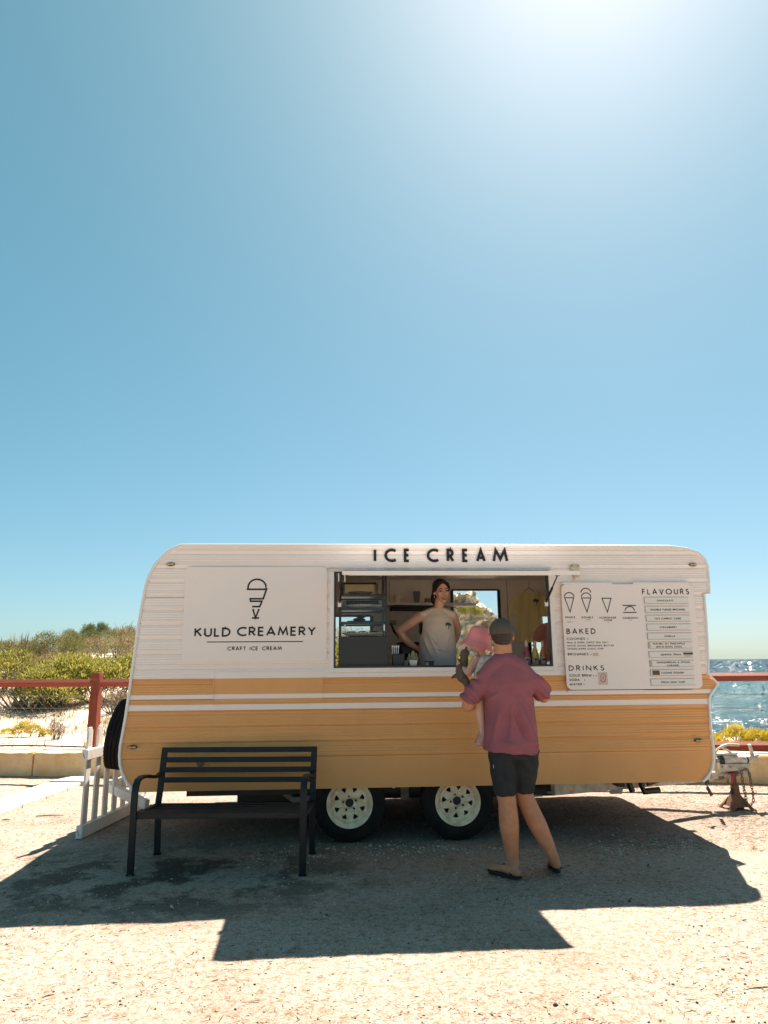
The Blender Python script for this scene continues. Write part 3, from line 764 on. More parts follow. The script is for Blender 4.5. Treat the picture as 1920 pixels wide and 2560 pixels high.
shrub('yellow', 'yellow_shrub', 'broad bright yellow green shrub right behind the red post, nearest of the dune scrub', 215, 1625, 17.5, sx=1.15)
shrub('yellow2', 'yellow_shrub', 'yellow green shrub between the red post and the van corner', 300, 1618, 17.0, sx=1.2, rz=.4)
shrub('yellow', 'yellow_shrub', 'low yellow green shrub left of the red post behind the timber rail', 130, 1658, 16.2, sx=1.3, rz=2.2)
shrub('yellow2', 'yellow_shrub', 'yellow green shrub at the left edge of the photo above the rail', 8, 1610, 19, sx=1.2, rz=1.1)
shrub('olive', 'olive_shrub', 'dark olive shrub with a feathery top left of the rounded green bushes', 145, 1572, 24, sx=1.0)
shrub('olive', 'olive_shrub', 'greyish olive shrub just right of the dark feathery one', 185, 1583, 23, sx=1.0, rz=2)
shrub('green', 'green_shrub', 'rounded dark green bush in the middle of the slope under the two hilltop bushes', 218, 1574, 26, sx=.85)
shrub('green', 'green_shrub', 'round hilltop bush, the left one of the pair on the skyline', 222, 1555, 33, sx=.62, rz=1.0)
shrub('green', 'green_shrub', 'round hilltop bush, the right one of the pair on the skyline', 261, 1552, 32, sx=.52, rz=2.6)
shrub('grey', 'grey_shrub', 'pale dry grey shrub below the right hilltop bush', 282, 1578, 25, sx=1.15)
shrub('olive', 'olive_shrub', 'small olive bush on the skyline beside the van window flap', 310, 1561, 31, sx=.8, rz=3)
shrub('grey', 'grey_shrub', 'tan dry shrub on the skyline half hidden by the van corner', 345, 1560, 30, sx=1.2, rz=1)
shrub('grey', 'grey_shrub', 'straggly grey shrub with bare twigs left of the post', 82, 1622, 19.5, sx=1.1, rz=.7)
shrub('olive', 'olive_shrub', 'olive shrub low on the left slope under the spiky plants', 45, 1598, 23, sx=1.1, rz=.9)
shrub('dead', 'dry_shrub', 'tangle of bare dead branches left of the post just above the rail', 60, 1690, 16.0, sx=1.3)
shrub('dead', 'dry_shrub', 'tangle of bare dead branches right of the post under the rail', 290, 1722, 15.2, sx=1.0, rz=1.2)
# scrub that shows through the left back window of the van
shrub('yellow', 'yellow_shrub', 'yellow shrub seen through the small left back window of the van', 880, 1588, 19, sx=1.3)
shrub('grey', 'grey_shrub', 'grey shrub behind the yellow one seen through the left back window', 900, 1560, 27, sx=1.4)
shrub('yellow2', 'yellow_shrub', 'yellow shrub at the foot of the pale rock seen through the middle window', 1135, 1630, 18.0, sx=.8)
shrub('yellow2', 'yellow_shrub', 'yellow shrub hidden low behind the van', 600, 1600, 18, sx=1.3); 
shrub('olive', 'olive_shrub', 'olive bush low between the two round hilltop bushes and the van', 300, 1572, 29, sx=1.3, rz=.4)
shrub('olive', 'olive_shrub', 'olive bush on the skyline between the feathery shrub and the round hilltop bushes', 180, 1570, 31, sx=1.1, rz=1.9)
# spiky plants on the left skyline
spike_m = leaf_mat('leaf_spike', (.16, .13, .075), (.09, .075, .04), .25)
def spiky(label, px, py, y, n, seed):
    p = W(px, py, y); g = float(ground_h(p.x, y)); h = p.z - g; rg = np.random.default_rng(seed); V = []
    for k in range(n):
        a = rg.random() * 2 * PI; lean = rg.uniform(.05, .75); L = h * rg.uniform(.6, 1.05); r0 = rg.random() * .25
        b = np.array([r0 * math.cos(a), r0 * math.sin(a), 0]); dr = np.array([math.cos(a) * lean, math.sin(a) * lean, 1]); dr /= np.linalg.norm(dr)
        m_ = b + dr * L * .6; e = b + dr * L + np.array([math.cos(a), math.sin(a), -.6]) * lean * L * .22
        s = np.array([-math.sin(a), math.cos(a), 0]) * .018
        V += [b - s, b + s, m_ + s, m_ - s, m_ - s, m_ + s, e + s * .15, e - s * .15]
    t = thing('spiky_plant', label, 'plant', (p.x, y, g))
    np_mesh('foliage', np.array(V), np.arange(len(V)).reshape(-1, 4), spike_m, t)
    return t
spiky('tall spiky tuft of long leaves on the left skyline', 55, 1578, 24, 160, 1)
spiky('spiky tuft at the far left edge of the skyline', 8, 1596, 25, 120, 2)
spiky('smaller spiky tuft between the tall tuft and the olive shrub', 100, 1588, 25, 130, 3)
spiky('low spiky tuft just left of the feathery olive shrub', 82, 1590, 26, 100, 4)
# low shrubs above the sea on the right
shrub('gold', 'golden_shrub', 'golden low shrub above the sea right beside the van', 1832, 1808, 10.4, sx=1.0)
shrub('gold', 'golden_shrub', 'golden low shrub above the sea at the right edge of the photo', 1925, 1822, 10.2, sx=.9, rz=2)
shrub('gold', 'golden_shrub', 'golden low shrub mostly hidden by the right end of the van', 1765, 1822, 10.6, sx=.9, rz=.9)
# little plants on the sand slope
shrub('gold', 'sand_plant', 'small bright yellow plant alone on the pale sand left of the post', 55, 1802, 12.4, sx=1.0)
shrub('dead', 'dry_shrub', 'thin dry brown plant on the pale sand just left of the post', 140, 1798, 12.0, sx=.35)
shrub('grey', 'sand_plant', 'pale dry tuft on the sand just right of the post', 258, 1788, 12.3, sx=.6)
# dry ground cover, far scrub mass
def on_dune(rg, n):
    x = rg.uniform(-14, 1.5, n); y = wall_y(x) + .35 + 7.5 * rg.random(n)
    k = (fbm(x * .7, y * .9, 4) + .30 * (y - wall_y(x) - 3.2) / 4 > .02) | (y < wall_y(x) + .8) & (rg.random(n) < .5); x = x[k]; y = y[k]
    return np.stack([x, y, ground_h(x, y)], 1)
rg = np.random.default_rng(21); P = on_dune(rg, 15000); n = len(P)
a = rg.random(n) * 2 * PI; t = np.stack([np.cos(a) * .8, np.sin(a) * .5, rg.uniform(.1, 1.2, n)], 1); L = rg.uniform(.05, .16, n)[:, None]
s = np.stack([-np.sin(a), np.cos(a), np.zeros(n)], 1) * .007
V = np.stack([P - s, P + s, P + t * L + s * .3, P + t * L - s * .3], 1)
o = np_mesh('dry_grass', V.reshape(-1, 3), np.arange(n * 4).reshape(n, 4), lm_tan); o.data.materials.append(dry2)
o.data.polygons.foreach_set('material_index', (rg.random(n) < .25).astype(np.int32))
tag(o, 'brown dry grass and sticks over the sandy slope behind the wall', 'dry grass', kind='stuff')
rg = np.random.default_rng(22); lob = []
for k in range(150):
    x = rg.uniform(-20, 2.2); y = rg.uniform(17, 38); 
    if x > -3 + (y - 17) * .1 and y < 22: continue
    r = rg.uniform(.6, 1.2); lob.append((x, y, float(ground_h(x, y)) + .12 * r, r, r, r * rg.uniform(.35, .6)))
V = leaf_cloud(rg, lob, 26000, .11, .03, .5, .7)
V[:, 2] = V[:, 2]
o = np_mesh('ground_scrub', V, np.arange(len(V)).reshape(-1, 4), lm_olive)
for q in (lm_yellow, lm_grey): o.data.materials.append(q)
pi = (fbm(V[::4, 0] * .35, V[::4, 1] * .35, 3) * 6 + 1.2 + rg.normal(0, .35, len(V) // 4)).clip(0, 2).astype(np.int32)
o.data.polygons.foreach_set('material_index', pi)
tag(o, 'low coastal scrub covering the dune between the taller shrubs', 'scrub', kind='stuff')

# rock outcrop seen through the van
rock_m = mk('pale_rock', (.72, .64, .52), .9, col2=(.34, .27, .19), amt=.36, scale=2.6, bump=1.0, bscale=5, detail=10)
def outcrop():
    nx_, nz_ = 300, 200; V = np.zeros((nx_, nz_, 3)); x0, x1 = .3, 7.0; yb = 22.0
    for i in range(nx_):
        u = i / (nx_ - 1); x = x0 + (x1 - x0) * u
        top = np.interp(x, [.3, 1.2, 1.9, 2.25, 2.75, 3.1, 3.5, 3.9, 4.6, 5.6, 7.0], [1.8, 3.3, 3.75, 3.62, 3.62, 3.3, 2.9, 2.35, 2.0, .9, -1.5]) + .22 * mnoise.noise(Vector((x * 3.3, 0, 5))) + .10 * mnoise.noise(Vector((x * 9, 3, 5)))
        base = -1.6
        for j in range(nz_):
            w = j / (nz_ - 1)
            if w < .8: z = base + (top - base) * (w / .8); y = yb + .9 * (w / .8) ** 2
            else: z = top - .5 * ((w - .8) / .2) ** 2; y = yb + .9 + 3.5 * (w - .8) / .2
            q = Vector((x * 2.4, y * .8, z * 2.8)); d = 0; am = 1.
            for k in range(5):
                d += am * (1 - 2 * abs(mnoise.noise(q * (2 ** k)))) ; am *= .52
            y += -.30 * d + .3
            V[i, j] = (x + .12 * mnoise.noise(q * 3), y, z + .12 * mnoise.noise(q * 2.3 + Vector((9, 9, 9))))
    ii = np.arange(nx_ * nz_).reshape(nx_, nz_)
    F = np.stack([ii[:-1, :-1].ravel(), ii[1:, :-1].ravel(), ii[1:, 1:].ravel(), ii[:-1, 1:].ravel()], 1)
    return np_mesh('rock_outcrop', V.reshape(-1, 3), F, rock_m)
tag(outcrop(), kind='structure')
def rock_bush(label, px, py, y, h, sx):
    p = W(px, py, y); d1, d2 = KIND['yellow2']; t = thing('yellow_shrub', label, 'shrub', (p.x, y, p.z - h)); top = max(v.co.z for v in d1.vertices)
    t.scale = (sx * .4, sx * .4, h / top); link_mesh('foliage', d1, t); link_mesh('stem', d2, t)
rock_bush('yellow bush growing near the top of the pale rock outcrop', 1173, 1506, 21.6, .5, .75)
rock_bush('small yellow bush low on the rock outcrop behind the plush toy', 1145, 1622, 20.5, .55, .9)
# ================================================================== the van
van = van_thing('ice_cream_caravan', 'white and ochre ribbed caravan with its serving hatch propped open above a wide window', 'caravan')
DEP = 2.2
LEFT = [(451.3, 1364.8), (428, 1373.5), (405, 1392), (387.7, 1412.6), (373, 1438.6), (363, 1470), (354.4, 1516.7), (347, 1560), (340, 1609), (331, 1676), (321, 1748), (314, 1794.5), (306.7, 1835), (301, 1866), (299.2, 1890), (300.5, 1912), (306.6, 1933.5), (317.6, 1955.6), (332.7, 1974), (345, 1981)]
RIGHT = [(1672, 1368.7), (1717.6, 1372.5), (1742, 1381), (1759.5, 1396), (1768, 1415), (1771.2, 1445), (1772.8, 1484), (1759.5, 1484.5), (1764.8, 1550), (1767.5, 1600), (1770.8, 1686), (1795, 1708.5), (1776.4, 1735.7), (1772.6, 1746), (1774, 1781), (1777.6, 1826), (1782.5, 1871), (1783.5, 1898.5), (1780, 1921), (1770.8, 1939), (1757, 1954)]
LP = [FP(*q) for q in LEFT]; RP = [FP(*q) for q in RIGHT]
ZT = 2.540; ZB = .442
LP[0] = (LP[0][0], ZT); LP.insert(0, (LP[0][0] + .12, ZT + .001)); LP[-1] = (LP[-1][0], ZB)
RP[0] = (RP[0][0], ZT); RP[-1] = (RP[-1][0], ZB)
def edge_x(pl, z):
    """outline x at height z (the notch makes a small jump)"""
    for (xa, za), (xb, zb) in zip(pl, pl[1:]):
        lo, hi = min(za, zb), max(za, zb)
        if lo <= z <= hi and hi - lo > 1e-6: return xa + (xb - xa) * (z - za) / (zb - za)
    return pl[0][0] if z > pl[0][1] else pl[-1][0]
OUT = LP[::-1] + [(.8, ZT + .004)] + RP       # from lower left over the roof to lower right
# shell: ends, roof, underside, 28 mm thick
def offset_poly(P, d):
    n = len(P); Q = []
    for i in range(n):
        a = Vector(P[i - 1]); b = Vector(P[i]); c = Vector(P[(i + 1) % n]); d1 = (b - a).normalized(); d2 = (c - b).normalized()
        nn = Vector((d1.y, -d1.x)) + Vector((d2.y, -d2.x)); nn.normalize(); Q.append((b.x + nn.x * d, b.y + nn.y * d))
    return Q
INN = offset_poly(OUT, .028)
mb = MB(); n = len(OUT)
V = [(p[0], y, p[1]) for P_ in (OUT, INN) for y in (.014, DEP) for p in P_]
F = []
for i in range(n):
    j = (i + 1) % n
    F += [(i, j, n + j, n + i), (2 * n + i, 3 * n + i, 3 * n + j, 2 * n + j), (i, 2 * n + i, 2 * n + j, j), (n + i, n + j, 3 * n + j, 3 * n + i)]
F = [f for f in F if not (f[0] < n and len(f) == 4 and all(V[i][0] < -1.2 and 1.40 < V[i][2] < 1.95 for i in f))]
mb.add(V, F).build('body_shell', white_paint, van, smooth=True, angle=25)

# ribbed aluminium cladding: real ribs, row by row
WX0, WX1, WZ0, WZ1 = -.036, 1.934, 1.447, 2.300       # clear opening of the serving window
def rib(z):
    d = .0020 * (.5 - .5 * math.cos(2 * PI * z / .0215))
    u = (z % .1265) / .1265
    d += .0068 * math.exp(-((u - .5) / .105) ** 2) - .0035 * math.exp(-((u - .70) / .09) ** 2)
    return d
def dent(x, z): return .0022 * mnoise.noise(Vector((x * 1.7, z * 2.6, 3.1))) - .0008
def cladding(name, z0, z1, mat, x0=None, x1=None, flat=False, hole=True, y=0., step=.0043, inset=.012):
    V = []; F = []; n_ = max(2, int(round((z1 - z0) / (step if not flat else .02)))); prevs = None
    zs = [z0 + (z1 - z0) * i / n_ for i in range(n_ + 1)]
    if hole:
        for zz in (WZ0, WZ1):
            if z0 < zz < z1: zs.append(zz)
        zs.sort()
    def spans(z, zm):
        a = edge_x(LP, z) + inset if x0 is None else x0; b = edge_x(RP, z) - inset if x1 is None else x1
        if hole and WZ0 < zm < WZ1: return [(a, WX0), (WX1, b)]
        return [(a, b)]
    if flat: NX = 1
    else: NX = 36
    for za, zb in zip(zs, zs[1:]):
        zm = (za + zb) / 2
        for (a0, b0), (a1, b1) in zip(spans(za, zm), spans(zb, zm)):
            ya, yb = (y, y) if flat else (y + rib(za), y + rib(zb)); k = len(V); ns = max(1, int(round(NX * (b0 - a0) / 5)))
            for i in range(ns + 1):
                u = i / ns; xa, xb = a0 + (b0 - a0) * u, a1 + (b1 - a1) * u
                V += [(xa, ya + (0 if flat else dent(xa, za)), za), (xb, yb + (0 if flat else dent(xb, zb)), zb)]
            for i in range(ns): F.append((k + 2 * i, k + 2 * i + 2, k + 2 * i + 3, k + 2 * i + 1))
    o = MB(); o.v = V; o.f = F
    ob = o.build(name, mat, van, fix=False)
    bm = bmesh.new(); bm.from_mesh(ob.data); bmesh.ops.remove_doubles(bm, verts=bm.verts, dist=1e-5); bm.to_mesh(ob.data); bm.free()
    return ob
ZBAND, S1T, S1B, S2T, S2B, ZTR = 1.367, 1.233, 1.195, 1.149, 1.100, .705
cladding('upper_cladding', ZBAND, ZT - .006, white_paint)
cladding('ochre_band', S1T, ZBAND - .001, ochre_paint, hole=False)
cladding('white_stripe', S1B, S1T - .001, white_paint, flat=True, hole=False, y=.0005)
cladding('ochre_band', S2T, S1B - .001, ochre_paint, hole=False)
cladding('white_stripe', S2B, S2T - .001, white_paint, flat=True, hole=False, y=.0005)
cladding('lower_cladding', ZTR, S2B - .001, ochre_paint, hole=False)
skirt = cladding('tread_skirt', ZB, ZTR - .001, ochre_paint, flat=True, hole=False, y=.0015)
# raised bars of the tread plate
tv = []; tf_ = []
p_ = .040; row = 0; z = ZB + .016
while z < ZTR - .012:
    xa = edge_x(LP, z) + .03; xb = edge_x(RP, z) - .03; x = math.floor(xa / p_) * p_; k = 0
    while x < xb:
        if x > xa:
            s = 1 if (row + k) % 2 == 0 else -1; a = R(45) * s; dx, dz = math.cos(a) * .0092, math.sin(a) * .0092; ox, oz = -math.sin(a) * .0032, math.cos(a) * .0032; b0 = len(tv)
            tv += [(x - dx, .0014, z - dz), (x + ox, .0014, z + oz), (x + dx, .0014, z + dz), (x - ox, .0014, z - oz), (x - dx * .8, -.0004, z - dz * .8), (x + dx * .8, -.0004, z + dz * .8)]
            tf_ += [(b0, b0 + 4, b0 + 5, b0 + 2)[::-1] + (b0 + 1,), (b0, b0 + 3, b0 + 2, b0 + 5, b0 + 4)]
        x += p_ / 2; k += 1
    z += p_ / 2; row += 1
mb = MB(); mb.v = tv; mb.f = tf_
tag(mb.build('tread_pattern', ochre_paint, van), kind='stuff')
# edge moulding
mo = []
for P_, s in ((LP, 1), (RP, -1)):
    pass
mb = MB(); mb.tube([(p[0], -.004, p[1]) for p in OUT], [(.013, .011)] * len(OUT), n=8, hint=(0, 1, 0)); mb.build('edge_moulding', trim_white, van, smooth=True)
# lining behind the cladding, back wall, floor, ceiling, inside ends
IN2 = offset_poly(OUT, .03)
win_hole = [(WX0, WZ0), (WX1, WZ0), (WX1, WZ1), (WX0, WZ1)]
MB().prism([IN2, win_hole], .016, .036).build('front_lining', inner_white, van, fix=True)
cw0 = FP(1128, 1476, DEP); cw1 = FP(1251, 1640, DEP)
BW = [(cw0[0], 1.30, cw1[0], cw0[1]), (-.05, 1.40, .40, 2.035), (2.31, 1.40, 2.74, 2.03), (.06, 2.285, .46, 2.425)]     # back windows x0 z0 x1 z1
holes = [[(a, b), (c, b), (c, d), (a, d)] for a, b, c, d in BW]
MB().prism([IN2] + holes, DEP - .03, DEP).build('back_wall', inner_white, van)
for a, b, c, d in BW:
    fr = MB(); w = .020
    for (p, q) in (((a, b), (c, b)), ((c, b), (c, d)), ((c, d), (a, d)), ((a, d), (a, b))):
        fr.bar((p[0], DEP - .035, p[1]), (q[0], DEP - .035, q[1]), .035, w)
    o = fr.build('back_window', black_frame, van)
    g = MB().box(((a + c) / 2, DEP - .012, (b + d) / 2), (c - a, .004, d - b)).build('pane', glassm, o)
MB().box((.74, 1.1, .585), (4.6, 2.08, .02)).build('floor', mk('floor_grey', (.42, .40, .37), .7), van)
MB().box((.72, 1.1, 2.47), (4.1, 2.08, .012)).build('ceiling', inner_white, van)
for xx in (3.10,):
    MB().box((xx, 1.1, 1.5), (.02, 2.08, 1.78)).build('partition', inner_white, van)
MB().box((.26, DEP - .045, 2.355), (.42, .004, .150)).build('blind', mk('blind_cream', (.85, .72, .52), .8, var=.03, transl=.6), van)
for xx in (.62, 1.16, 2.06):                 # joints of the wall panels
    MB().box((xx, DEP - .033, 2.2), (.008, .006, .52)).build('panel_joint', mk('joint', (.42, .40, .37), .6), van)
# serving window frame
fr = MB(); w = .040
for (p, q) in (((WX0 - w / 2, WZ0 - w), (WX0 - w / 2, WZ1 + w)), ((WX1 + w / 2, WZ0 - w), (WX1 + w / 2, WZ1 + w))): fr.bar((p[0], -.004, p[1]), (q[0], -.004, q[1]), w, .012, up=(0, 1, 0))
for zz in (WZ0 - w / 2, WZ1 + w / 2): fr.bar((WX0, -.004, zz), (WX1, -.004, zz), .012, w)
wfr = fr.build('window_frame', trim_white, van, bevel=.002, seg=1)
fr = MB(); w = .016
for (p, q) in (((WX0 + w / 2, WZ0 + .016), (WX0 + w / 2, WZ1)), ((WX1 - w / 2, WZ0 + .016), (WX1 - w / 2, WZ1))): fr.bar((p[0], .012, p[1]), (q[0], .012, q[1]), w, .045, up=(0, 1, 0))
fr.bar((WX0, .012, WZ0 + .008), (WX1, .012, WZ0 + .008), .045, .016); fr.bar((WX0 + .016, .012, WZ1 - .008), (WX1 - .016, .012, WZ1 - .008), .045, .016)
fr.build('seal', black_frame, wfr)
MB().box((.95, -.004, (WZ0 - .04 + ZBAND) / 2 + .0), (2.10, .006, WZ0 - .044 - ZBAND)).build('sill_panel', white_paint, van)
# drip rail over the hatch
mb = MB(); zr = FP(1100, 1419.5)[1]
mb.add([(WX0 - .05, -.008, zr), (WX1 + .02, -.008, zr), (WX1 + .02, -.040, zr - .022), (WX0 - .05, -.040, zr - .022), (WX0 - .05, -.008, zr - .026), (WX1 + .02, -.008, zr - .026), (WX1 + .02, -.038, zr - .028), (WX0 - .05, -.038, zr - .028)],
       [(0, 1, 2, 3), (7, 6, 5, 4), (0, 3, 7, 4), (1, 5, 6, 2), (3, 2, 6, 7), (0, 4, 5, 1)])
mb.build('drip_rail', alu, van)
# hatch: flap hinged at the top, propped open towards the camera
HY, HZ = -.83, 2.180
hz0, hy0 = zr - .055, -.022
hx0, hx1 = .035, 1.945
ang = math.atan2(hz0 - HZ, HY - hy0)
hatch_dir = Vector((0, HY - hy0, HZ - hz0)).normalized(); hl = math.hypot(HY - hy0, HZ - hz0); hup = Vector((0, hatch_dir.z, -hatch_dir.y))
if hup.z < 0: hup = -hup
def hp(x, t, u): v = Vector((x, hy0, hz0)) + hatch_dir * (t * hl) + hup * u; return v
def slab(x0, x1, t0, t1, u0, u1):
    return MB().add([hp(x, t, u) for x in (x0, x1) for t in (t0, t1) for u in (u0, u1)], [(0, 1, 3, 2), (4, 6, 7, 5), (0, 4, 5, 1), (2, 3, 7, 6), (0, 2, 6, 4), (1, 5, 7, 3)])
hatch = slab(hx0, hx1, 0, 1, 0, .022).build('hatch', white_paint, van, bevel=.003, seg=1)
slab(hx0 - .004, hx1 + .004, .985, 1.008, -.006, .026).build('hatch_edge', trim_white, hatch)
slab(hx0 + .05, hx1 - .05, .05, .955, -.010, -.001).build('inner_panel', inner_white, hatch)
for x, s in ((WX0 + .05, 1), (WX1 - .035, -1)):
    a = Vector((x, -.012, 2.02)); b = hp(x + .012 * s, .52, -.012); mid = a.lerp(b, .55)
    st = MB().tube([a, mid], .011, n=8).tube([mid, b], .006, n=8).build('gas_strut', black_frame, van, smooth=True)
    MB().box(a + Vector((0, -.004, -.012)), (.03, .02, .05)).build('bracket', trim_white, st)
    MB().box(b, (.03, .05, .012)).build('bracket', dark_steel, st)
# small hinges on the hatch corner
for xx in (.0, .055):
    MB().box((xx + .005, -.030, 2.245), (.010, .012, .075)).build('hatch_catch', trim_white, van)
# marker lamps
for i, q in enumerate(((427, 1411), (1731, 1412), (332, 1868), (1745, 1851))):
    c = FP(*q); o = MB().ell((c[0], -.008, c[1]), (.040, .018, .017), n=16, m_=8).build('marker_lamp', black_frame, van, smooth=True)
    MB().ell((c[0] - .014, -.018, c[1]), (.019, .012, .010)).ell((c[0] + .014, -.018, c[1]), (.019, .012, .010)).build('lens', lens_m, o, smooth=True)
# plastic clip of the hatch on the side
c = FP(1436, 1427)
cl = MB().box((c[0], -.014, c[1] + .02), (.085, .024, .072)).box((c[0] + .008, -.02, c[1] - .035), (.062, .03, .05)).box((c[0] - .012, -.018, c[1] - .075), (.014, .02, .035)).build('hatch_clip', mk('cream_plastic', (.66, .57, .40), .5, var=.15, scale=30), van, bevel=.006, seg=1)
for dx, dz in ((-.028, .042), (.028, .042), (-.028, 0), (.02, -.03)): MB().ell((c[0] + dx, -.028, c[1] + dz), (.006, .004, .006), n=8, m_=6).build('screw', dirty_steel, cl)
# flush access hatch under the sign
a0, a1 = -1.081, -.125; z0, z1 = 1.152, 1.423
mb = MB(); rr = rrect(a0, z0, a1, z1, .012, 3); ri = rrect(a0 + .012, z0 + .012, a1 - .012, z1 - .012, .008, 3)
ac = MB().box(((a0 + a1) / 2, .003, (z0 + z1) / 2), (a1 - a0, .006, z1 - z0)).build('access_hatch', white_paint, van)
for zz0, zz1, mt_ in ((ZBAND, z1, trim_white), (S1T, ZBAND, ochre_paint), (S1B, S1T, trim_white), (S2T, S1B, ochre_paint)):
    for xx in (a0 + .006, a1 - .006): MB().box((xx, -.003, (zz0 + zz1) / 2), (.012, .010, zz1 - zz0 - .001)).build('moulding', mt_, ac)
MB().box(((a0 + a1) / 2, -.003, z1 - .006), (a1 - a0 - .026, .010, .012)).build('moulding', trim_white, ac); MB().box(((a0 + a1) / 2, -.003, z0 + .004), (a1 - a0 - .026, .010, .008)).build('moulding', ochre_paint, ac)
MB().box(((a0 + a1) / 2, -.001, (ZBAND + .002 + z1 - .012) / 2), (a1 - a0 - .024, .006, z1 - .012 - ZBAND - .002)).build('door_skin', white_paint, ac)
MB().box(((a0 + a1) / 2, -.001, (S1T + ZBAND) / 2), (a1 - a0 - .024, .006, ZBAND - S1T - .004)).build('door_skin', ochre_paint, ac)
MB().box(((a0 + a1) / 2, -.001, (z0 + .008 + S1B) / 2), (a1 - a0 - .024, .006, S1B - z0 - .010)).build('door_skin', ochre_paint, ac)
for k in range(6): MB().box((a0 + .1 + k * .15, -.006, z1 + .004), (.05, .006, .010)).build('hinge', trim_white, ac)
# panel seams
MB().box(((edge_x(LP, 2.068) - 1.36) / 2, -.0015, 2.068), (abs(edge_x(LP, 2.068) + 1.36), .003, .003)).build('seam', mk('seam_grey', (.35, .33, .31), .6), van)
# round filler cap behind the bench
c = FP(502, 1906); mb = MB(); M = Matrix.Translation((c[0], 0, c[1])) @ Matrix.Rotation(PI / 2, 4, 'X')
o = MB().lathe([(0, .012), (.070, .012), (.082, .006), (.084, 0)], 28, M=M).build('filler_cap', ochre_paint, van, smooth=True)
MB().lathe([(0, .018), (.030, .018), (.036, .012)], 20, M=M).build('lid', mk('cap_brown', (.30, .16, .07), .5), o, smooth=True)
# left end: open window flap, spare wheel
zf = FP(333, 1575)[1]; xf0 = edge_x(LP, zf + .09)
mb = MB()
for (p, q) in (((xf0 + .01, 1.86), (xf0 - .115, 1.70)), ):
    mb.add([(p[0], .45, p[1]), (p[0], 1.35, p[1]), (q[0], 1.35, q[1]), (q[0], .45, q[1]), (p[0] + .016, .45, p[1] - .012), (p[0] + .016, 1.35, p[1] - .012), (q[0] + .016, 1.35, q[1] - .012), (q[0] + .016, .45, q[1] - .012)],
           [(0, 1, 2, 3), (7, 6, 5, 4), (0, 4, 5, 1), (2, 6, 7, 3), (1, 5, 6, 2), (0, 3, 7, 4)])
fl = mb.build('window_flap', black_frame, van)
for yy in (.47, 1.33): MB().bar((edge_x(LP, 1.70) - .02, yy, 1.695), (xf0 - .105, yy, 1.70), .02, .02).build('stay', black_frame, fl)
MB().box((edge_x(LP, 1.66) + .012, .9, 1.64), (.03, .94, .44)).build('end_window', black_frame, van)
def tyre_profile(ro, ri_, w):
    P = [(ri_, -w * .40), (ri_ + .015, -w * .46), ((ro + ri_) / 2, -w * .5), (ro - .035, -w * .47), (ro - .012, -w * .42)]
    for k in range(5):
        a = -w * .40 + k * w * .165; P += [(ro - .002, a), (ro, a + .006), (ro, a + w * .165 - .012), (ro - .002, a + w * .165 - .008), (ro - .010, a + w * .165 - .006)]
    P += [(ro - .012, w * .42), (ro - .035, w * .47), ((ro + ri_) / 2, w * .5), (ri_ + .015, w * .46), (ri_, w * .40), (ri_, -w * .40)]
    return P
def tread_blocks(mb, ro, w, M, n=52):
    for k in range(n):
        a = 2 * PI * k / n
        for s in (-1, 1):
            for off, ln in ((.345, .13), (.18, .12), (.0, .1)):
                if off == 0 and s < 0: continue
                c = Vector((math.cos(a + off * .1) * (ro - .0012), math.sin(a + off * .1) * (ro - .0012), s * off * w)); rot = Matrix.Rotation(a + off * .1, 3, 'Z') @ Matrix.Rotation(.35 * s, 3, 'X')
                st = len(mb.v); mb.box(c, (.005, .022, ln * w), rot)
                for i in range(st, len(mb.v)): mb.v[i] = tuple(M @ Vector(mb.v[i]))
# rivets along the moulding and the drip rail
rv = MB()
for k in range(14): rv.ell((WX0 + .02 + k * .148, -.034, zr - .020), (.0045, .003, .0045), n=6, m_=4)
tag(rv.build('rivets', dirty_steel, van), kind='stuff')
def make_wheel(M, spare=False):
    """axis along local +Z of M, outer face towards +Z"""
    w = MB().lathe([(.05, -.05), (.06, .0), (.05, .0)], 8, M=M).build('spare_wheel' if spare else 'wheel', dark_steel, van)
    o = MB().lathe(tyre_profile(.310, .188, .20), 56, M=M).build('tyre', rubber, w, smooth=True, angle=30)
    tb = MB(); tread_blocks(tb, .309, .20, M); tag(tb.build('tread', rubber, w), kind='stuff')
    # rim: stepped barrel, dished face with eight openings
    MB().lathe([(.197, .083), (.199, .090), (.195, .094), (.186, .090), (.178, .070), (.172, .064), (.160, .052), (.156, .030), (.150, -.08)], 48, M=M).build('rim', rim_paint, w, smooth=True, angle=40)
    outer = [(.157 * math.cos(2 * PI * k / 48), .157 * math.sin(2 * PI * k / 48)) for k in range(48)]
    hl_ = []
    for k in range(8):
        a = 2 * PI * (k + .5) / 8; q = []
        for r_, t_ in ((.092, .0), (.128, -.185), (.134, -.13), (.136, 0.), (.134, .13), (.128, .185)): q.append((r_ * math.cos(a + t_), r_ * math.sin(a + t_)))
        hl_.append(q[::-1])
    hl_.append([(.036 * math.cos(-2 * PI * k / 20), .036 * math.sin(-2 * PI * k / 20)) for k in range(20)])
    for k in range(5):
        a = 2 * PI * k / 5 + .4; cx_, cz_ = .058 * math.cos(a), .058 * math.sin(a)
        hl_.append([(cx_ + .010 * math.cos(-2 * PI * j / 10), cz_ + .010 * math.sin(-2 * PI * j / 10)) for j in range(10)])
    fc = MB().prism([outer] + hl_, 0, .006); 
    for i, v in enumerate(fc.v):
        r_ = math.hypot(v[0], v[2]); dish = .050 + .014 * math.exp(-((r_ - .075) / .03) ** 2) - .02 * (r_ < .05)
        fc.v[i] = tuple(M @ Vector((v[0], v[2], dish - v[1])))
    fc.build('rim_face', rim_paint, w)
    MB().lathe([(0, .030), (.030, .030), (.036, .020), (.036, -.02)], 20, M=M).lathe([(.15, -.075), (0, -.075)], 30, M=M).build('hub', dark_steel, w, smooth=True)
    return w
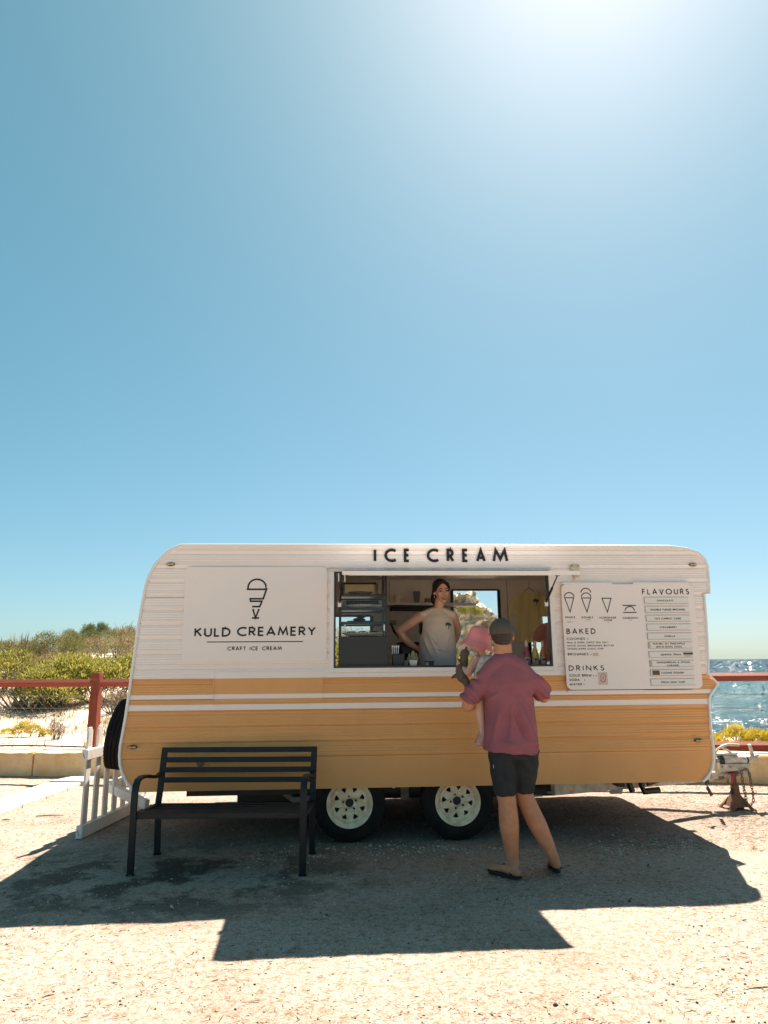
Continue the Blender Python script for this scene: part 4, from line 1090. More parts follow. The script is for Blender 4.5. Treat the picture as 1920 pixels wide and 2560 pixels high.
for q in ((874, 2011), (1143.5, 2008.5)):
    c = FP(*q, .08); M = Matrix.Translation((c[0], .135, .305)) @ Matrix.Rotation(PI / 2, 4, 'X') @ Matrix.Rotation(.25 * c[0], 4, 'Z')
    make_wheel(M)
sw = FP(290, 1858, .55); nl = Vector((-math.cos(R(8.5)), 0, math.sin(R(8.5))))
make_wheel(Matrix.Translation((edge_x(LP, .86) - .128, .55, .86)) @ nl.to_track_quat('Z', 'Y').to_matrix().to_4x4(), True)
MB().bar((edge_x(LP, 1.12) - .012, .36, 1.04), (edge_x(LP, 1.16) - .012, .36, 1.17), .02, .03, up=(1, 0, 0)).build('grab_handle', trim_white, van)
# underbody
ub = MB()
ub.box((.28, .30, .40), (3.2, .06, .09)).box((.75, 1.9, .40), (4.3, .06, .09))
for xx in (-1.2, -.3, .55, 1.5, 2.6): ub.box((xx, 1.1, .40), (.06, 1.6, .08))
chs = ub.build('chassis', dark_steel, van)
MB().box((.50, 2.12, .285), (3.6, .012, .31)).build('sun_blocker', black_frame, van)  # added board on the far side, keeps sun off the ground below
ax_ = MB()
for xx in (.115, 1.045): ax_.tube([(xx, .15, .30), (xx, 2.05, .30)], .035, n=10, hint=(0, 0, 1)); ax_.lathe([(.0, .10), (.12, .10), (.12, .16), (0, .16)], 20, axis='Y', org=(xx, .14, .30))
for xx in (.115, 1.045):
    for k in range(4): ax_.box((xx, .34, .345 + k * .010), (.62 - k * .12, .05, .008))
    for yy in (2.0,): ax_.lathe([(.10, -.1), (.31, -.1), (.31, .1), (.10, .1)], 32, axis='Y', org=(xx, yy, .305))
ax_.build('axle', dark_steel, van, smooth=True)
MB().box((.60, .22, .385), (.075, .03, .16)).build('spring_hanger', dirty_steel, van, bevel=.008)
MB().box((.50, .20, .41), (.018, .012, .012)).build('bolt', alu, van)
# stuff hung under the left end
MB().bar((-1.50, 1.2, .385), (-.75, 1.2, .375), .06, .045).bar((-1.42, 1.2, .40), (-1.42, 1.2, .28), .06, .05).bar((-1.42, 1.22, .33), (-.95, 1.22, .38), .03, .04).build('step_frame', dirty_steel, van)
mb = MB().tube([(-.55, .9, .40), (-.50, .8, .28), (-.40, .6, .25), (-.20, .6, .27)], .028, n=8, hint=(0, 0, 1)).tube([(-.95, .6, .44), (-.45, .5, .36), (-.15, .5, .34)], .016, n=8, hint=(0, 0, 1)).build('drain_pipe', mk('grey_pipe', (.32, .32, .30), .5), van, smooth=True)
MB().box((-.55, 1.0, .31), (.80, .4, .26)).build('underfloor_blocker', dark_steel, van, bevel=.03)  # added dark boxes that hide the sunlit ground beyond the underbody
MB().box((.58, 1.2, .31), (.62, .5, .26)).build('underfloor_blocker', dark_steel, van, bevel=.03)
# right: drawbar, pipes
HX, HYc = 3.93, 1.10
for yy, dr in ((.34, 1), (1.86, -1)):
    MB().bar((1.93, .2 if yy < 1 else 1.95, .375), (HX - .08, HYc - .05 * dr, .335), .06, .115).build('drawbar', cream_steel, van, bevel=.006, seg=1)
MB().tube([(1.88, .30, .44), (1.885, .30, .36), (1.90, .30, .325), (1.96, .30, .32)], .012, n=8, hint=(0, 1, 0)).build('guard', cream_steel, van, smooth=True)
MB().box((1.68, .42, .36), (.44, .3, .10)).build('tool_and_blocker_box', dark_steel, van, bevel=.01)
MB().box((1.75, 1.3, .30), (.90, .5, .28)).build('tool_and_blocker_box', dark_steel, van, bevel=.01)  # second, deeper box is added to cover the sunlit strip behind
MB().bar((1.55, .30, .30), (1.86, .30, .30), .02, .02).build('tube_end', dirty_steel, van)
mb = MB().tube([(2.72, .45, .44), (2.74, .45, .34), (2.76, .45, .29)], .028, n=10, hint=(0, 1, 0)).tube([(2.86, .45, .44), (2.85, .45, .35), (2.87, .45, .29), (3.02, .45, .30)], .030, n=10, hint=(0, 1, 0)).tube([(2.90, .45, .36), (3.05, .45, .40), (3.25, .45, .42)], .026, n=10, hint=(0, 1, 0)).box((3.08, .45, .42), (.5, .05, .035)).build('waste_pipe', black_frame, van, smooth=True)
mb = MB().tube([(2.42, .5, .42), (2.40, .5, .33), (2.30, .5, .29), (2.18, .5, .31)], .005, n=6, hint=(0, 1, 0)).build('cable', dark_steel, van)
# hitch, built where it stands in front of the van's right end (van coordinates)
HOFF = 1.12
def H(px, py, off=HOFF):
    x, z = FP(px, py, off); return Vector((x, off, z))
def hbox(name, q0, q1, dy, mat, off=HOFF, bevel=.008, parent=None, tilt=0):
    a = H(*q0, off); b = H(*q1, off); mb = MB().box((a + b) / 2, (abs(b.x - a.x), dy, abs(b.z - a.z)), Matrix.Rotation(tilt, 3, 'Y'))
    return mb.build(name, mat, parent or van, bevel=bevel, seg=2)
cp = hbox('coupling_body', (1791, 1909), (1870, 1925), .13, hitch_white, bevel=.010)
hbox('coupling_frame', (1836, 1924), (1870, 1940), .11, hitch_white, bevel=.010, parent=cp)
hbox('coupling_plate', (1788, 1905), (1794, 1932), .15, cream_steel, bevel=.004, parent=cp)
MB().bar(H(1776, 1941), H(1838, 1934), .06, .052).build('drawbar_tip', hitch_white, cp, bevel=.006)
for q in ((1806, 1917), (1826, 1917), (1850, 1931)): MB().tube([H(*q, HOFF - .066), H(*q, HOFF - .080)], .009, n=6, hint=(0, 0, 1)).build('bolt', dirty_steel, cp)
MB().tube([H(1806, 1901), H(1840, 1899), H(1862, 1900)], [(.055, .050), (.055, .048), (.052, .046)], n=14, hint=(0, 0, 1)).build('override_cylinder', hitch_white, cp, smooth=True)
MB().tube([H(1798, 1902), H(1806, 1901)], [(.05, .055), (.056, .060)], n=14, hint=(0, 0, 1)).tube([H(1861, 1900), H(1867, 1899)], [(.050, .044), (.045, .040)], n=14, hint=(0, 0, 1)).build('rubber_boot', black_frame, cp, smooth=True)
MB().tube([H(1789, 1903), H(1798, 1902)], .028, n=10, hint=(0, 0, 1)).build('shaft', alu, cp, smooth=True)
MB().tube([H(1867, 1899), H(1880, 1893), H(1893, 1889)], [(.035, .038), (.045, .034), (.02, .018)], n=10, hint=(0, 0, 1), cap='round').box(H(1886, 1899), (.10, .08, .03), Matrix.Rotation(.3, 3, 'Y')).build('coupling_head', hitch_white, cp, smooth=True)
MB().tube([H(1880, 1886), H(1877, 1872), H(1873, 1861)], [(.018, .024), (.016, .024), (.016, .022)], n=8, hint=(0, 1, 0)).build('lever', hitch_white, cp, smooth=True)
MB().tube([H(1786, 1884), H(1795, 1872), H(1806, 1865), H(1822, 1861), H(1848, 1863)], [(.012, .013), (.013, .014), (.014, .015), (.015, .016), (.013, .012)], n=8, hint=(0, 1, 0)).tube([H(1804, 1868), H(1828, 1882)], .012, n=8, hint=(0, 1, 0)).build('hand_brake', cream_steel, van, smooth=True)
MB().bar(H(1786, 1935), H(1784, 1868), .03, .02, up=(0, 1, 0)).bar(H(1790, 1886), H(1842, 1884), .03, .02).build('brake_bracket', cream_steel, van)
MB().tube([H(1780, 1944), H(1806, 1941)], .034, n=8, hint=(0, 0, 1)).build('jockey_clamp', dirty_steel, van)
hbox('jockey_clamp', (1806, 1934), (1826, 1946), .09, cream_steel)
hbox('end_bracket', (1774, 1928), (1790, 1946), .10, cream_steel, off=HOFF - .1)
# breakaway cable with plug
MB().tube([H(1766, 1952, .5), H(1768, 1968, .5)], .006, n=6, hint=(0, 1, 0)).tube([H(1768, 1968, .5), H(1779, 1988, .5)], .016, n=8, hint=(0, 1, 0)).box(H(1767, 1954, .5), (.03, .03, .035)).build('plug_lead', black_frame, van, smooth=True)
MB().bar(H(1781, 1838, .9), H(1786, 1925, .9), .022, .03, up=(0, 1, 0)).build('front_bracket', cream_steel, van)
# safety chain
pts = [(1867, 1922), (1853, 1927), (1856, 1950), (1861, 1975), (1866, 2000), (1870, 2014), (1878, 2012), (1884, 2003), (1882, 1980), (1877, 1955), (1874, 1935), (1868, 1920)]
cv = [H(a, b, HOFF - .10 + .03 * (i > 5)) for i, (a, b) in enumerate(pts)]
seg = []
for a, b in zip(cv, cv[1:]):
    k = max(2, int((b - a).length / .006)); seg += [a.lerp(b, i / k) for i in range(k)]
L = .030; acc = 0; links = [seg[0]]
for a, b in zip(seg, seg[1:]):
    acc += (b - a).length
    if acc > L: links.append(b); acc = 0
chn = MB().tube([H(1858, 1928), H(1860, 1921), H(1868, 1918), H(1874, 1922), H(1872, 1930)], .009, n=6, hint=(0, 1, 0)).build('shackle', hitch_white, van, smooth=True)
chain = MB().box(cv[0], (.02, .03, .02)).build('safety_chain', chain_steel, van)
for i, (a, b) in enumerate(zip(links, links[1:])):
    t = (b - a).normalized(); c = (a + b) / 2; s = t.cross(Vector((0, 1, 0))).normalized(); s2 = s if i % 2 == 0 else t.cross(s)
    P = []
    for k in range(10):
        an = 2 * PI * k / 10; P.append(c + t * (.0235 * math.cos(an)) + s2 * (.0125 * math.sin(an)))
    MB().tube(P, .0042, n=5, hint=tuple(t.cross(s2)), closed=True).build('link', chain_steel, chain, smooth=True)
# jack stand under the coupling
js0 = W(1842, 2019, 7.80); js = thing('jack_stand', 'rusty brown steel jack stand holding up the tow hitch', 'jack stand', (js0.x, 7.80, 0), YAW)
ZS = .30
mb = MB()
mb.add([(sx_ * a, sy_ * a, z) for z, a in ((.0, .115), (.03, .10), (.14, .035), (.235, .030)) for sx_, sy_ in ((-1, -1), (1, -1), (1, 1), (-1, 1))],
       [(4 * i + k, 4 * i + (k + 1) % 4, 4 * i + 4 + (k + 1) % 4, 4 * i + 4 + k) for i in range(1, 3) for k in range(4)])
for sx_, sy_ in ((-1, -1), (1, -1), (1, 1), (-1, 1)):
    mb.add([(sx_ * .13, sy_ * .13, -.01), (sx_ * .085, sy_ * .13, -.01), (sx_ * .13, sy_ * .085, -.01), (sx_ * .105, sy_ * .105, .035), (sx_ * .045, sy_ * .10, .05), (sx_ * .10, sy_ * .045, .05), (sx_ * .05, sy_ * .05, .12)],
           [(0, 1, 4, 3), (0, 3, 5, 2), (3, 4, 6, 5), (1, 2, 5, 6, 4)])
mb.build('base', rust, js, bevel=.003, seg=1)
MB().box((0, 0, .27), (.036, .036, .16)).box((0, 0, .345), (.10, .045, .012)).build('ratchet_bar', rust, js)
MB().bar((-.035, -.03, .20), (-.06, -.03, .15), .02, .03).build('pawl', dark_steel, js)
MB().tube([(-.055, -.05, .25), (-.045, -.05, .30), (-.030, -.05, .335), (-.075, -.05, .345)], [.010, .010, .009, .007], n=8, hint=(0, 1, 0)).build('handle', mk('red_handle', (.45, .03, .06), .4), js, smooth=True)

# ================================================================== lettering
def cut_letters():
    zo = lambda zx, zy: FP(800 + zx * .37372, 1340 + zy * .37372)
    spans = [('I', 360, 375), ('C', 430, 510), ('E', 560, 602), ('C', 713, 794), ('R', 846, 897), ('E', 950, 992), ('A', 1042, 1107), ('M', 1152, 1257)]
    z1 = (zo(360, 85)[1] + zo(1200, 88)[1]) / 2; z0 = (zo(360, 175)[1] + zo(1200, 178)[1]) / 2
    th = .024
    for ch, a, b in spans:
        xa, xb = zo(a, 130)[0], zo(b, 130)[0]; w, st = G[ch]; mb = MB()
        ia, ib = xa + th / 2, xb - th / 2
        for q in st:
            k = (ib - ia) / w if w else 0
            ribbon(mb, [((ia + p[0] * k if w else (xa + xb) / 2), z0 + th / 2 + p[1] * (z1 - z0 - th)) for p in q], th, .010, -.003)
        mb.build('letter', black_ink, van)
cut_letters()
sgn = MB().prism([rrect(-1.362, 1.506, -.098, 2.345, .045)], -.014, -.004).build('sign_board', white_board, van, bevel=.002, seg=1)
zs = lambda zx, zy: FP(300 + zx * .33755, 1340 + zy * .33755)
def line_box(f, x0, x1, yt0, yb0, yt1, yb1):
    a = f(x0, (yt0 + yb0) / 2)[0]; b = f(x1, (yt1 + yb1) / 2)[0]
    zt = (f(x0, yt0)[1] + f(x1, yt1)[1]) / 2; zb = (f(x0, yb0)[1] + f(x1, yb1)[1]) / 2
    return a, b, zb, zt
def stext(txt, x0, x1, *yy, **k):
    a, b, zb, zt = line_box(zs, x0, x1, *yy); return text(sgn, txt, a, b, zb, zt, y=-.0142, **k)
a, b, zb, zt = line_box(zs, 553, 818, 683, 747, 679, 742); text(sgn, 'KULD', a + .008, b - .004, zb + .004, zt - .004, weight=.23, y=-.0142)
a, b, zb, zt = line_box(zs, 874, 1445, 678, 742, 672, 735); text(sgn, 'CREAMERY', a, b, zb + .004, zt - .004, weight=.23, y=-.0142)
stext('CRAFT ICE CREAM', 800, 1197, 822, 846, 820, 843, weight=.23, space=.75)
mb = MB(); a = zs(645, 790); b = zs(1355, 777); zz = (a[1] + b[1]) / 2; ribbon(mb, [(a[0], zz), (b[0], zz)], .008, .0015, -.0142); mb.build('rule', black_ink, sgn, fix=False)
mb = MB(); zl = lambda *q: zs(q[0], q[1])
arc = [zl(950 + 67 - 67 * math.cos(R(t)), 384 - 62 * math.sin(R(t))) for t in range(0, 181, 12)]
lw_ = .0150
ribbon(mb, [zl(1086, 382)] + arc[::-1] + [zl(947, 396), zl(1086, 396), zl(1062, 466), zl(966, 466), zl(968, 484), zl(1052, 484), zl(1036, 524), zl(980, 524)], lw_, .002, -.0142)
ribbon(mb, [zl(985, 541), zl(1005, 606), zl(1031, 541)], lw_, .002, -.0142); ribbon(mb, [zl(979, 608), zl(1031, 608)], lw_, .0025, -.0142)
mb.build('cone_emblem', black_ink, sgn, fix=False)

menu = van_thing('menu_board', 'white menu board with cone drawings and ten flavour strips on the right of the van', 'menu board')
MB().prism([rrect(2.040, 1.240, 3.290, 2.182, .050)], -.034, -.026).build('board', white_board, menu, bevel=.002, seg=1)
for zz, a_, b_ in ((2.190, 2.05, 2.52), (2.190, 2.72, 3.25), (1.226, 2.05, 2.74), (1.222, 2.74, 3.20)):
    MB().box(((a_ + b_) / 2, -.018, zz), (b_ - a_, .036, .016)).build('rail', trim_white, menu)
YM = -.0342
zm = lambda zx, zy: FP(1380 + zx * .2411, 1440 + zy * .2411, -.034)
def mtext(txt, x0, x1, y0, y1, parent=None, weight=.235, y=None, **k):
    yc = (y0 + y1) / 2; a = zm(x0, yc)[0]; b = zm(x1, yc)[0]; xm = (x0 + x1) / 2; zt = zm(xm, y0)[1]; zb = zm(xm, y1)[1]; hw = (zt - zb) * weight / 2
    return text(parent or menu, txt, a + hw, b - hw, zb + hw, zt - hw, weight=weight, y=YM if y is None else y, depth=.0012, **k)
for t_, x0, x1, y0, y1 in (('FLAVOURS', 932, 1422, 132, 193), ('BAKED', 148, 452, 543, 603), ('DRINKS', 172, 542, 925, 983)): mtext(t_, x0, x1, y0, y1, weight=.19, gap=.5)
for t_, x0, x1, y0, y1 in (('COOKIES', 152, 342, 638, 663), ('BROWNIES', 162, 378, 798, 824), ('COLD BREW', 178, 412, 1018, 1044), ('SODA', 180, 287, 1064, 1090), ('WATER', 182, 312, 1110, 1135)): mtext(t_, x0, x1, y0, y1)
for t_, x0, x1, y0, y1 in (('MILK & DARK CHOC SEA SALT', 155, 587, 680, 698), ('WHITE CHOC BROWNED BUTTER', 157, 642, 713, 731), ('VEGAN DARK CHOC CHIP', 158, 535, 746, 764), ('SINGLE', 135, 243, 418, 438), ('DOUBLE', 307, 427, 419, 439), ('HOMEMADE', 490, 667, 422, 442), ('CONE', 538, 623, 448, 468), ('SANDWICH', 730, 893, 425, 445)): mtext(t_, x0, x1, y0, y1)
for t_, x0, x1, y0, y1 in (('5', 363, 375, 643, 660), ('6', 398, 410, 805, 822), ('6 5', 425, 462, 1025, 1042), ('5', 332, 343, 1070, 1087), ('4', 325, 339, 1117, 1133), ('7', 187, 195, 447, 458), ('KIDS 5', 157, 217, 471, 482), ('9.50', 357, 398, 448, 460), ('2', 582, 591, 477, 488), ('12', 803, 823, 453, 464)): mtext(t_, x0, x1, y0, y1, mat=grey_ink, weight=.22)
def mstroke(name, lists, w=.0085):
    mb = MB()
    for q in lists: ribbon(mb, [zm(*p) for p in q], w, .0012, YM)
    return mb.build(name, black_ink, menu, fix=False)
marc = lambda cx, cy, rx, ry: [(cx - rx * math.cos(R(t)), cy - ry * math.sin(R(t))) for t in range(0, 181, 12)]
cone = lambda x0, x1, y0, xt, yt: [(x0, y0), (x1, y0), (xt, yt), (x0, y0)]
mstroke('single_cone_drawing', [marc(177, 216, 49, 44), cone(131, 224, 226, 187, 374)])
mstroke('double_cone_drawing', [marc(350, 172, 50, 44), marc(353, 218, 49, 43), cone(306, 402, 228, 363, 374)])
mstroke('empty_cone_drawing', [cone(517, 611, 231, 575, 376)])
mstroke('sandwich_drawing', [[(732, 305), (870, 305)], marc(806, 360, 48, 43), [(738, 378), (877, 378)]])
strip_m = mk('strip_white', (.78, .755, .72), .5, var=.02)
strips = [((958, 222, 1408, 285), [('CHOCOLATE', 1083, 1258, 246, 265)]), ((967, 315, 1416, 378), [('DOUBLE FUDGE BROWNIE', 1020, 1376, 339, 359)]), ((976, 408, 1427, 468), [("IVI'S CARROT CAKE", 1063, 1335, 431, 452)]),
 ((984, 500, 1436, 561), [('STRAWBERRY', 1113, 1293, 522, 542)]), ((991, 593, 1443, 654), [('VANILLA', 1161, 1277, 614, 634)]), ((1000, 687, 1452, 748), [('MALIBU W/ PINEAPPLE', 1042, 1376, 693, 712), ('JAM & WHITE CHOC', 1071, 1348, 723, 743)]),
 ((1007, 783, 1458, 843), [('QUAKKA TRAXX', 1125, 1336, 804, 825)]), ((1015, 876, 1468, 938), [('GINGERBREAD & SPICED', 1082, 1428, 886, 905), ('CARAMEL', 1190, 1320, 917, 936)]), ((1022, 971, 1472, 1033), [('COOKIE DOUGH', 1131, 1365, 992, 1014)]), ((1027, 1068, 1478, 1130), [('FRESH MINT CHIP', 1128, 1377, 1091, 1112)])]
for (x0, y0, x1, y1), tx in strips:
    a = zm((x0 + x1) / 2 - (x1 - x0) / 2, (y0 + y1) / 2)[0]; b = zm(x1, (y0 + y1) / 2)[0]; zt = zm((x0 + x1) / 2, y0)[1]; zb = zm((x0 + x1) / 2, y1)[1]
    st = MB().box(((a + b) / 2, -.0365, (zt + zb) / 2), (b - a, .0035, zt - zb)).build('flavour_strip', strip_m, menu)
    fr = MB(); q = .0028
    for zz in (zt + q / 2, zb - q / 2): fr.box(((a + b) / 2, -.0365, zz), (b - a + 2 * q, .007, q))
    fr.box((a - q / 2, -.0365, (zt + zb) / 2), (q, .007, zt - zb))
    fr.build('holder', mk('holder', (.34, .30, .25), .5), st)
    for t_, tx0, tx1, ty0, ty1 in tx: mtext(t_, tx0, tx1, ty0, ty1, parent=st, y=-.0384, weight=.235)
def sticker(x0, y0, x1, y1, mat, d=.002, y=None):
    a = zm(x0, (y0 + y1) / 2)[0]; b = zm(x1, (y0 + y1) / 2)[0]; zt = zm((x0 + x1) / 2, y0)[1]; zb = zm((x0 + x1) / 2, y1)[1]
    return MB().box(((a + b) / 2, (YM if y is None else y) - d / 2, (zt + zb) / 2), (b - a, d, zt - zb)).build('sticker', mat, menu)
cream_c = mk('cream_card', (.66, .53, .37), .7); pink_c = mk('pink_card', (.70, .50, .47), .7, var=.03)
sticker(1360, 793, 1458, 815, mk('dark_card', (.10, .075, .055), .7), y=-.0385); sticker(1368, 822, 1448, 834, cream_c, y=-.0385)
sticker(1040, 980, 1114, 1026, brown_card, y=-.0385); sticker(1003, 694, 1020, 746, cream_c, y=-.0385); sticker(1018, 882, 1036, 936, cream_c, y=-.0385)
sticker(422, 797, 482, 829, cream_c); sk = sticker(480, 998, 576, 1128, pink_c)
mb = MB(); ribbon(mb, [zm(530 + 26 * math.cos(R(t)), 1056 + 44 * math.sin(R(t))) for t in range(0, 361, 20)], .0032, .0012, -.0364); ribbon(mb, [zm(522, 1040), zm(530, 1070), zm(538, 1040)], .0025, .0012, -.0364)
mb.build('print', grey_ink, sk, fix=False)
mb = MB(); ribbon(mb, [zm(528 + 22 * math.cos(R(t)), 1078 + 20 * math.sin(R(t))) for t in range(0, 181, 20)], .006, .0010, -.0364); mb.build('print', mk('pink_ink', (.62, .18, .20), .6), sk, fix=False)
# ================================================================== inside the van
CZ = 1.440                                          # counter top just under the sill
MB().box((.95, .30, CZ - .02), (2.1, .46, .04)).box((.95, .06, .98), (2.1, .03, .86)).build('counter', dark_steel, van)
MB().bar((.50, 2.02, 2.162), (1.62, 2.02, 2.150), .26, .030).build('shelf', inner_white, van)
MB().bar((.62, 1.98, 2.112), (1.25, 1.98, 2.105), .2, .045).build('shelf_light', dark_steel, van)
# glass fronted cake cabinet
cab = van_thing('cake_cabinet', 'dark framed glass cake cabinet standing at the left end of the counter', 'cabinet')
X0, X1, Y0, Y1 = .008, .448, .06, .50
zt_ = 2.42
for x in (X0 + .012, X1 - .012):
    for y in (Y0 + .012, Y1 - .012):
        MB().box((x, y, (CZ + zt_) / 2), (.022, .022, zt_ - CZ)).build('post', black_frame, cab)
MB().box(((X0 + X1) / 2, (Y0 + Y1) / 2, (CZ + 1.725) / 2), (X1 - X0 + .004, Y1 - Y0 + .004, 1.725 - CZ)).build('base_cabinet', black_frame, cab, bevel=.004)
for z in (1.845, 1.968, 2.095):
    sh = MB().box(((X0 + X1) / 2, Y0 + .014, z), (X1 - X0 - .03, .016, .022)).box(((X0 + X1) / 2, Y1 - .014, z), (X1 - X0 - .03, .016, .022)).box(((X0 + X1) / 2, (Y0 + Y1) / 2, z + .004), (X1 - X0 - .04, Y1 - Y0 - .05, .006)).build('shelf', black_frame, cab)
MB().box(((X0 + X1) / 2, Y0 + .004, (1.73 + zt_) / 2), (X1 - X0 - .05, .003, zt_ - 1.73)).build('glass_front', glassm, cab)
for x in (X0 + .055, X1 - .03): MB().box((x, Y0 - .006, 1.80), (.012, .012, .055)).build('door_handle', alu, cab)
cream_dish = mk('cream_dish', (.72, .66, .56), .4, var=.05); cake_m = mk('dark_cake', (.035, .022, .018), .8, var=.2, scale=60, bump=.4); lace = mk('doily', (.86, .82, .76), .7, var=.05)
cx = (X0 + X1) / 2
def dish(label, z, r, mat, x=cx, y=.24, h=.03, name='cake_dish'):
    t = van_thing(name, label, 'dish'); prof = [(0, .006), (r * .6, .006), (r, h), (r + .004, h), (r * .62, 0), (0, 0)]
    MB().lathe(prof, 40, org=(x, y, z)).build('plate', mat, t, smooth=True, angle=40)
    return t
d1 = dish('round pale glass dish on the top shelf of the cake cabinet', 2.107, .115, mk('pale_glass', (.45, .50, .48), .2), x=cx - .02)
d2 = dish('fluted white dish on the second shelf of the cake cabinet', 1.980, .175, lace)
d3 = dish('dark flat dish under the stacked brownies on the third shelf', 1.857, .125, black_frame, x=cx - .02, h=.012)
d4 = dish('fluted grey white dish with dark cookies on the lowest shelf', 1.728, .185, lace)
def flutes(t, z, r, x):
    mb = MB()
    for k in range(48):
        a = 2 * PI * k / 48; mb.bar((x + r * .66 * math.cos(a), .24 + r * .66 * math.sin(a), z + .005), (x + (r + .006) * math.cos(a), .24 + (r + .006) * math.sin(a), z + .032), .006, .006)
    tag(mb.build('fluting', lace, t), kind='stuff')
flutes(d2, 1.980, .175, cx); flutes(d4, 1.728, .185, cx)
def cake(label, x, y, z, r, h, name='brownie'):
    mb = MB().ell((x, y, z + h / 2), (r, r * .8, h / 2), n=16, m_=8)
    for i, v in enumerate(mb.v): mb.v[i] = (v[0] + .006 * mnoise.noise(Vector(v) * 40), v[1], v[2] + .006 * mnoise.noise(Vector(v) * 30 + Vector((5, 0, 0))))
    o = mb.build(name, cake_m, smooth=True); o.matrix_world = Matrix.Translation(ORG) @ Matrix.Rotation(YAW, 4, 'Z'); return tag(o, label, 'cake', 'dark cakes in the cake cabinet')
cake('lower dark brownie of the pair on the third cabinet shelf', cx - .03, .22, 1.868, .058, .030)
cake('upper dark brownie of the pair on the third cabinet shelf', cx - .015, .22, 1.896, .050, .028)
for i, (dx, w_) in enumerate((('left', -.10), ('middle', .0), ('right', .105))): cake(f'{dx} dark cookie on the lowest cabinet shelf', cx + w_, .20, 1.752, .050, .024, 'cookie')
MB().box((cx + .0, .30, 2.035), (.30, .16, .05)).build('cake_box', dark_steel, cab)
# things on the counter
cm = mk('cactus_green', (.11, .15, .06), .6, col2=(.38, .37, .24), amt=.4, scale=60)
c0 = (.684, .14)
pc = van_thing('potted_cactus', 'small ribbed cactus in a square white pot on the serving counter', 'potted plant')
V = [(sx_ * a + c0[0], sy_ * a + c0[1], z) for z, a in ((CZ, .027), (CZ + .070, .036), (CZ + .070, .031), (CZ + .055, .030)) for sx_, sy_ in ((-1, -1), (1, -1), (1, 1), (-1, 1))]
MB().add(V, [(3, 2, 1, 0)] + [(4 * i + k, 4 * i + (k + 1) % 4, 4 * i + 4 + (k + 1) % 4, 4 * i + 4 + k) for i in range(3) for k in range(4)] + [(12, 13, 14, 15)]).build('pot', mk('pot_white', (.80, .78, .75), .4, var=.02), pc, bevel=.006)
mb = MB(); rr = random.Random(4)
for dx, dy, h, r in ((0, 0, .085, .017), (-.020, .005, .060, .014), (.018, .006, .066, .015), (.006, -.018, .045, .013), (-.012, -.016, .035, .012), (.026, -.010, .04, .011), (-.030, -.008, .03, .010)):
    st = len(mb.v); mb.tube([(c0[0] + dx, c0[1] + dy, CZ + .052), (c0[0] + dx * 1.3, c0[1] + dy * 1.3, CZ + .06 + h * .5), (c0[0] + dx * 1.5, c0[1] + dy * 1.5, CZ + .06 + h)], [r, r * 1.05, r * .7], n=12, cap='round')
    for i in range(st, len(mb.v)):
        v = Vector(mb.v[i]); k = (i - st) % 2; cxy = Vector((c0[0] + dx * 1.25, c0[1] + dy * 1.25, v.z)); mb.v[i] = tuple(cxy + (v - cxy) * (1.18 if k else .88))
mb.build('cactus', cm, pc, smooth=True, angle=60)
ub_ = van_thing('utensil_bin', 'black bin with steel scoops standing behind the counter', 'bin')
MB().box((.555, .22, CZ + .065), (.115, .11, .13)).build('bin_body', black_frame, ub_, bevel=.008)
for k in range(4): MB().tube([(.505 + .016 * k, .20, CZ + .10), (.500 + .019 * k, .20, CZ + .19)], .004, n=6).ell((.500 + .019 * k, .20, CZ + .195), (.009, .005, .014), n=8, m_=6).build('scoop', alu, ub_, smooth=True)
tag(MB().box((.622, .15, CZ + .035), (.035, .04, .07)).build('tea_box', mk('grey_card', (.16, .17, .17), .6)), 'small grey box left of the cactus pot on the counter', 'box').matrix_world = Matrix.Translation(ORG) @ Matrix.Rotation(YAW, 4, 'Z')
cr = van_thing('card_reader', 'black card reader standing on the counter in front of the woman', 'card reader')
MB().box((.830, .14, CZ + .030), (.085, .05, .058), Matrix.Rotation(-.3, 3, 'X')).build('case', black_frame, cr, bevel=.005)
MB().box((.808, .112, CZ + .036), (.030, .004, .026), Matrix.Rotation(-.3, 3, 'X')).build('screen', mk('screen_grey', (.25, .24, .20), .3), cr)
em = van_thing('coffee_grinder', 'dark machine behind the counter at the woman left side by the cable', 'machine')
MB().box((.80, 1.30, 1.50), (.36, .36, .40)).build('housing', dark_steel, em, bevel=.02)
MB().box((.80, 1.10, 1.62), (.26, .02, .08)).build('panel', black_frame, em)
# cups on the shelf, lamp, cable, socket
grey_cup = mk('grey_cup', (.22, .24, .23), .6, var=.05)
cs = van_thing('cup_stack', 'tall stack of grey paper cups on the back shelf', 'cups')
for k in range(6): MB().lathe([(.030, 0), (.042, .085), (.044, .088), (.040, .088), (.028, .01)], 24, org=(.927, 1.96, 2.178 + .0085 * k)).build('cup', grey_cup, cs, smooth=True, angle=50)
t = van_thing('small_cup', 'short brown cup on the back shelf behind the woman head', 'cup'); MB().lathe([(0, 0), (.040, 0), (.033, .055), (.028, .058), (0, .058)], 24, org=(1.055, 1.96, 2.17)).build('cup_body', mk('brown_cup', (.30, .22, .17), .6), t, smooth=True, angle=50)
t = van_thing('small_cup', 'pale round jar at the left end of the back shelf', 'jar'); MB().lathe([(0, 0), (.035, 0), (.045, .04), (.035, .085), (.02, .09), (0, .09)], 24, org=(.70, 1.96, 2.18)).build('jar_body', inner_white, t, smooth=True, angle=50)
t = van_thing('ceiling_lamp', 'shallow grey dome lamp on the van ceiling', 'lamp'); MB().ell((.50, .62, 2.40), (.15, .15, .085), n=28, m_=12).build('dome', mk('lamp_grey', (.40, .43, .43), .4), t, smooth=True)
MB().lathe([(0, 0), (.16, 0), (.16, -.02), (0, -.02)], 28, org=(.50, .62, 2.462)).build('base', alu, t, smooth=True, angle=40)
